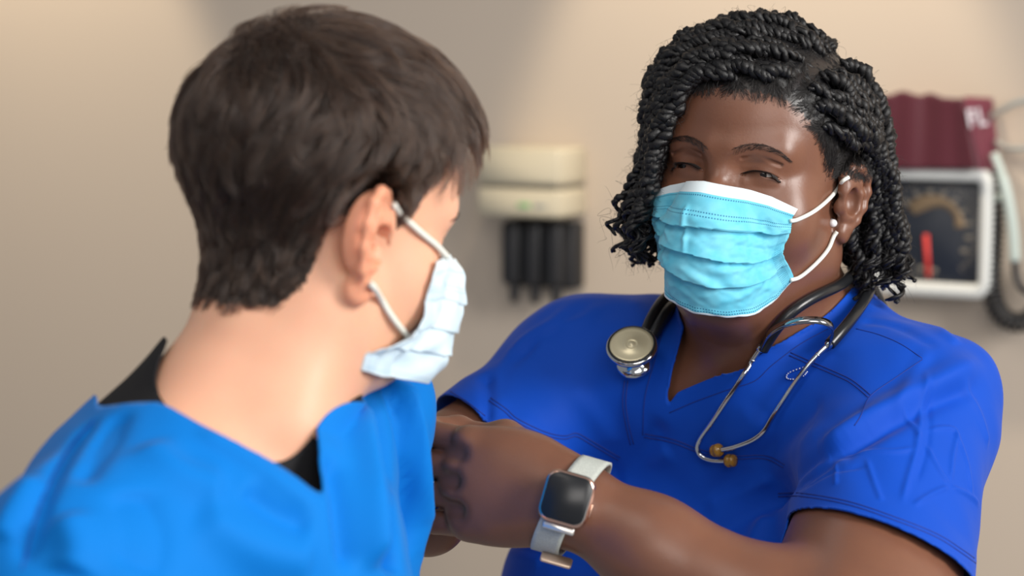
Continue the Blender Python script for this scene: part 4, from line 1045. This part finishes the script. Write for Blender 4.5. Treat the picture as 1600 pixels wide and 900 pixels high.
# a few tufts that stand off at the crown
tf_ = []
for (x, y, dx, dy, L) in ((405, 60, -12, -30, .014), (398, 66, -4, -26, .012), (412, 58, 14, -16, .014), (272, 222, -26, -6, .009)):
    for _ in range(12):
        a = P(x+rh.normal()*3, y+6+rh.normal()*3, 1.70); dd = unit(RI*dx-UP*dy+rh.normal(size=3)*5); k = np.linspace(0, 1, K)[:, None]
        tf_.append(a+dd*L*k+unit(RI*-dy*.3)*L*.5*k*k)
hair_curves('hair_tufts', np.array(tf_), .00020*np.linspace(1, .35, K), hmat, capm)
brow(HM, MAN, [(-.012, -.096, .0120), (-.022, -.093, .0165), (-.033, -.088, .0185), (-.045, -.081, .0165), (-.055, -.074, .0110)], .0035, 420, man, hmat, .00010, .008)
brow(HM, MAN, [(.012, -.096, .0120), (.022, -.093, .0165), (.033, -.088, .0185), (.045, -.081, .0165), (.055, -.074, .0110)], .0035, 420, man, hmat, .00010, .008)

# ================================================================ the room wall and what hangs on it
wallm = mat('beige_wall_paint', (.58, .49, .40), .85, spec=.2, bump=[(260, .10, .0008)])
X_, Z_ = WT, V3(0, 0, 1)
cw_ = WO-WN*.12
wv, wf = box(WO-WN*.12, X_, Z_, WN, 9.0, 6.0, .12)
tag(mk('wall_back', wv, wf, wallm, smooth=False), kind='structure')
def wcoord(q): return (q-WO)@X_, (q-WO)[2]
def wpt(x, z, o): return WO+X_*x+Z_*z+WN*o
# cream dispenser
cream = mat('cream_plastic', (.56, .50, .37), .45); dk = mat('dark_slot', (.16, .14, .11), .6)
D_ = .07
for _ in range(30):
    a = wcoord(WP(872, 233, D_))[0]; b = wcoord(WP(917, 225, 0))[0]; D_ += (a-b)*(-1.2) if abs(a-b) > 1e-4 else 0
    D_ = min(max(D_, .03), .16)
x1, zt = wcoord(WP(872, 233, D_)); _, zb = wcoord(WP(869, 342, D_)); x0, _ = wcoord(WP(745, 224, D_)); wd = x1-x0; hh = zt-zb
print('dispenser depth', D_, wd, hh)
dsp = empty('wall_dispenser', tuple(wpt((x0+x1)/2, zb, 0)))
zs_ = zt-hh*.56
MB().add(*slab(wpt((x0+x1)/2, (zt+zs_)/2+.0015, 0), X_, Z_, WN, wd, zt-zs_-.003, D_, .006, .003)).build('lid', cream, dsp)
MB().add(*slab(wpt((x0+x1)/2, (zs_+zb)/2-.0015, 0), X_, Z_, WN, wd, zs_-zb-.003, D_, .006, .003)).build('body', cream, dsp)
MB().add(*box(wpt((x0+x1)/2, zs_, 0), X_, Z_, WN, wd-.010, .008, D_-.004)).build('slot', dk, dsp, smooth=False)
lx, lz = wcoord(WP(819, 321, D_)); lo_ = MB()
lo_.add(*slab(wpt(lx, lz, D_), X_, Z_, WN, .020, .0065, .0006, .003, .0001)).build('green_logo', mat('logo_green', (.20, .48, .18), .5), dsp)
lx, lz = wcoord(WP(844, 322, D_)); MB().add(*slab(wpt(lx, lz, D_), X_, Z_, WN, .018, .005, .0006, .001, .0001)).build('grey_logo', mat('logo_grey', (.30, .32, .30), .5), dsp)
tag(dsp, 'cream plastic dispenser box on the wall between the two people', 'dispenser')
# black rack under it
bp = mat('black_plastic', (.012, .012, .014), .45)
xa, za = wcoord(WP(776, 345, .05)); xb, zb2 = wcoord(WP(886, 455, .05)); rk = empty('instrument_rack', tuple(wpt((xa+xb)/2, zb2, 0)))
MB().add(*slab(wpt((xa+xb)/2, (za+zb2)/2, 0), X_, Z_, WN, xb-xa, za-zb2, .030, .005, .003)).build('back_plate', bp, rk)
for k in range(3):
    cx_ = xa+(xb-xa)*(.18+.30*k)
    MB().add(*slab(wpt(cx_, (za+zb2)/2+.002, .030), X_, Z_, WN, (xb-xa)*.25, (za-zb2)*.96, .022, .008, .005)).build('holder', bp, rk)
    q = wpt(cx_, zb2, .036); MB().add(*tube(np.array([q+Z_*.01, q-Z_*.010, q-Z_*.021]), [.0075, .0070, .0045], 12)).build('prong', bp, rk)
tag(rk, 'black ribbed holder with three prongs hanging beneath the cream dispenser', 'holder')
# thin clear tube beside the rack
cords = mat('pale_tube', (.62, .64, .60), .4)
# wall blood pressure gauge
gx_, gz_ = wcoord(WP(1449, 362, .055)); gw_ = .158; gd = .055
g_ = empty('blood_pressure_gauge', tuple(wpt(gx_, gz_-gw_/2, 0)))
white = mat('white_plastic', (.74, .75, .72), .4); dial = mat('dial_black', (.012, .016, .026), .35)
MB().add(*slab(wpt(gx_, gz_, .0), X_, Z_, WN, gw_*.92, gw_*.92, .030, .02, .003)).build('housing', white, g_)
def ring_slab(o, w, h, r, iw, ih, ir, z0, z1):
    n = len(rrect(w, h, r, 8)); v = []; f = []
    for (ww, hh_, rr, z) in ((w-.004, h-.004, r, z0), (w, h, r, z0+.003), (w, h, r, z1-.004), (w-.006, h-.006, r, z1), (iw+.004, ih+.004, ir, z1), (iw, ih, ir, z1-.004), (iw, ih, ir, z0)):
        v += [o+X_*p[0]+Z_*p[1]+WN*z for p in rrect(ww, hh_, rr, 8)]
    for i in range(7):
        j = (i+1) % 7
        for s in range(n): s2 = (s+1) % n; f.append((i*n+s, i*n+s2, j*n+s2, j*n+s))
    return np.array(v), f
MB().add(*ring_slab(wpt(gx_, gz_, 0), gw_, gw_, .020, gw_-.030, gw_-.034, .006, .022, gd)).build('frame', white, g_)
dl = MB().add(*slab(wpt(gx_, gz_, .028), X_, Z_, WN, gw_-.028, gw_-.032, .014, .006, .001)).build('dial', dial, g_)
mb = MB(); pale = mat('dial_marks', (.24, .21, .17), .6)
for k in range(61):
    a = math.radians(-100-k*5.4+15); r0 = .056; r1 = .060 if k % 2 else .0635
    d1 = X_*math.cos(a)+Z_*math.sin(a); t1 = -X_*math.sin(a)+Z_*math.cos(a); o_ = wpt(gx_, gz_, .0421)
    mb.add(*box(o_+d1*(r0+r1)/2, d1, t1, WN, r1-r0, .0012, .0004))
for k in range(16):
    a = math.radians(-85-k*20.2); o_ = wpt(gx_, gz_, .0421)+(X_*math.cos(a)+Z_*math.sin(a))*.048
    mb.add(*slab(o_, X_, Z_, WN, .0085, .0055, .0004, .002, .0001, 3))
mb.build('dial_marks', pale, dl)
tanm = mat('reflection_tan', (.22, .15, .085), .5); arc = []  # tan arc coloured in as a reflection on the dial
n_ = 30
for k in range(n_):
    a = math.radians(8+k*(130/(n_-1))); rr0 = .030+.004*math.sin(k*.2); arc += [wpt(gx_, gz_, .0423)+(X_*math.cos(a)+Z_*math.sin(a))*q for q in (rr0, .044)]
o = mk('dial_reflection', arc, [(2*i, 2*i+1, 2*i+3, 2*i+2) for i in range(n_-1)], tanm); adopt(o, dl); solid(o, .0004)
na, nb2 = WP(1447, 366, .0435), WP(1451, 432, .0435); nd = unit(na-nb2)
MB().add(*box((na+nb2)/2, unit(np.cross(nd, WN)), nd, WN, .0062, np.linalg.norm(na-nb2), .0012)).build('needle', mat('needle_red', (.75, .05, .04), .5), dl)
tag(g_, 'square wall blood pressure gauge with white frame, black dial and red needle', 'gauge')
# maroon cuff stored above the gauge
mar = mat('maroon_nylon', (.085, .008, .018), .6, sheen=.3, bump=[(900, .3, .0006)], var=(9, (.085, .006, .018), .8)); mar2 = mat('maroon_nylon_light', (.17, .022, .045), .6, sheen=.3, bump=[(900, .3, .0006)])
def cuff_pts(px, off): return WP(px[0], px[1], off)
cf = empty('blood_pressure_cuff', tuple(WP(1460, 262, .03)))
N1, N2 = 36, 22; cv = []
top = lambda t: 150-9*math.exp(-((t-.30)/.14)**2)-7*math.exp(-((t-.62)/.10)**2)+4*t
for i in range(N1):
    t = i/(N1-1)
    for j in range(N2):
        s = j/(N2-1); x = 1372+(1507-1372)*t+(22*s)*t; y = top(t)+(264-top(t))*s
        off = .058+.003*math.sin(t*7+.5)*(1-.5*s)+.0015*math.sin(t*19+s*2)-.035*max(0, 1-t*8)**2
        cv.append(WP(x, y, off))
cfc = [(i*N2+j, i*N2+j+1, (i+1)*N2+j+1, (i+1)*N2+j) for i in range(N1-1) for j in range(N2-1)]
o = mk('cuff_front', cv, cfc, mar); adopt(o, cf); solid(o, .006, 1)
MB().add(*slab(WP(1440, 206, 0)+WN*.004, X_, Z_, WN, .095, .085, .045, .006, .004)).build('cuff_folds', mar, cf)
cv = []; N1 = 14
for i in range(N1):
    t = i/(N1-1)
    for j in range(N2):
        s = j/(N2-1); xl = 1504+24*s; xr = 1546+15*s; yt = 153; yb = 264+26*t; x = xl+(xr-xl)*t; y = yt+(yb-yt)*s
        cv.append(WP(x, y, .060-.050*t+.003*math.sin(s*5+t*3)))
o = mk('cuff_end', cv, [(i*N2+j, i*N2+j+1, (i+1)*N2+j+1, (i+1)*N2+j) for i in range(N1-1) for j in range(N2-1)], mar2); adopt(o, cf); solid(o, .005, 1)
fc = bpy.data.curves.new('cuff_lettering', 'FONT'); fc.body = 'FL'; fc.size = .030; fc.extrude = .0003; fc.space_character = 1.15; fc.offset = .0006
fo = bpy.data.objects.new('tmp', fc); COL.objects.link(fo); bpy.context.view_layer.update(); me_ = bpy.data.meshes.new_from_object(fo.evaluated_get(bpy.context.evaluated_depsgraph_get())); bpy.data.objects.remove(fo)
fo = bpy.data.objects.new('cuff_lettering', me_); COL.objects.link(fo); me_.materials.clear(); me_.materials.append(mat('white_print', (.72, .66, .70), .6))
a_ = WP(1513, 199, .071); b_ = WP(1552, 193, .036); fx = unit(b_-a_); fz = unit(WN-(WN@fx)*fx); fz = fz if fz@FW < 0 else -fz; fy = np.cross(fz, fx); fy, fz = (fy, fz) if fy[2] > 0 else (-fy, fz)
fo.matrix_world = Matrix(((fx[0], fy[0], fz[0], a_[0]), (fx[1], fy[1], fz[1], a_[1]), (fx[2], fy[2], fz[2], a_[2]), (0, 0, 0, 1)))
mw = fo.matrix_world.copy(); fo.parent = cf; bpy.context.view_layer.update(); fo.matrix_parent_inverse = Matrix.Translation(cf.location).inverted(); fo.matrix_basis = mw
tag(cf, 'folded maroon blood pressure cuff with pale lettering above the white gauge', 'cuff')
# coiled hose and bulb tube
hs = empty('coiled_hose', tuple(WP(1555, 330, .03)))
cp_ = catmull([WP(1553, 268, .03), WP(1554, 330, .035), WP(1551, 400, .038), WP(1549, 450, .040), WP(1560, 487, .040), WP(1582, 503, .042), WP(1612, 496, .042), WP(1630, 455, .04), WP(1625, 405, .04)], 90)
s_ = np.concatenate([[0], np.cumsum(np.linalg.norm(np.diff(cp_, axis=0), axis=1))]); m = int(s_[-1]/.0009); si_ = np.linspace(0, s_[-1], m); c_ = np.stack([np.interp(si_, s_, cp_[:, i]) for i in range(3)], -1)
t, nn, bb = frames(c_); an = si_*2*math.pi/.0075
MB().add(*tube(c_+(nn*np.cos(an)[:, None]+bb*np.sin(an)[:, None])*.0105, .0030, 6)).build('coil', bp, hs)
MB().add(*tube(catmull([WP(1586, 405, .045), WP(1588, 432, .045), WP(1598, 452, .045), WP(1622, 462, .045)], 8), .0042, 10)).build('plain_end', bp, hs)
tag(hs, 'black coiled hose hanging to the right of the wall gauge', 'hose')
mint = mat('pale_mint_plastic', (.56, .64, .59), .4)
tb = MB().add(*tube(catmull([WP(1553, 240, .05), WP(1566, 275, .052), WP(1576, 315, .052), WP(1583, 360, .050), WP(1586, 408, .048)], 8), [.0052]*9+[.0066]*24, 12)); o = tb.build('connector_tube', mint)
tag(o, 'pale mint straight tube in front of the black coiled hose', 'tube')
br = MB().add(*tube(np.array([WP(1545, 318, .035), WP(1560, 309, .045), WP(1577, 303, .050)]), .0035, 8)).build('bracket', mint, g_)
cl_ = MB().add(*tube(catmull([WP(1540, 186, .02), WP(1562, 174, .03), WP(1590, 160, .035), WP(1640, 150, .03)], 8), .0038, 10)).build('clear_tubing', mat('clear_tubing', (.40, .41, .38), .3))
tag(cl_, 'thin clear tubing rising from the maroon cuff towards the right edge', 'tubing')
cl2 = MB().add(*tube(catmull([WP(1556, 222, .02), WP(1572, 231, .03), WP(1600, 232, .035), WP(1650, 222, .03)], 8), .0036, 10)).build('clear_tubing', MATS['clear_tubing'])
tag(cl2, 'lower loop of clear tubing level with the maroon cuff\'s bottom edge', 'tubing')
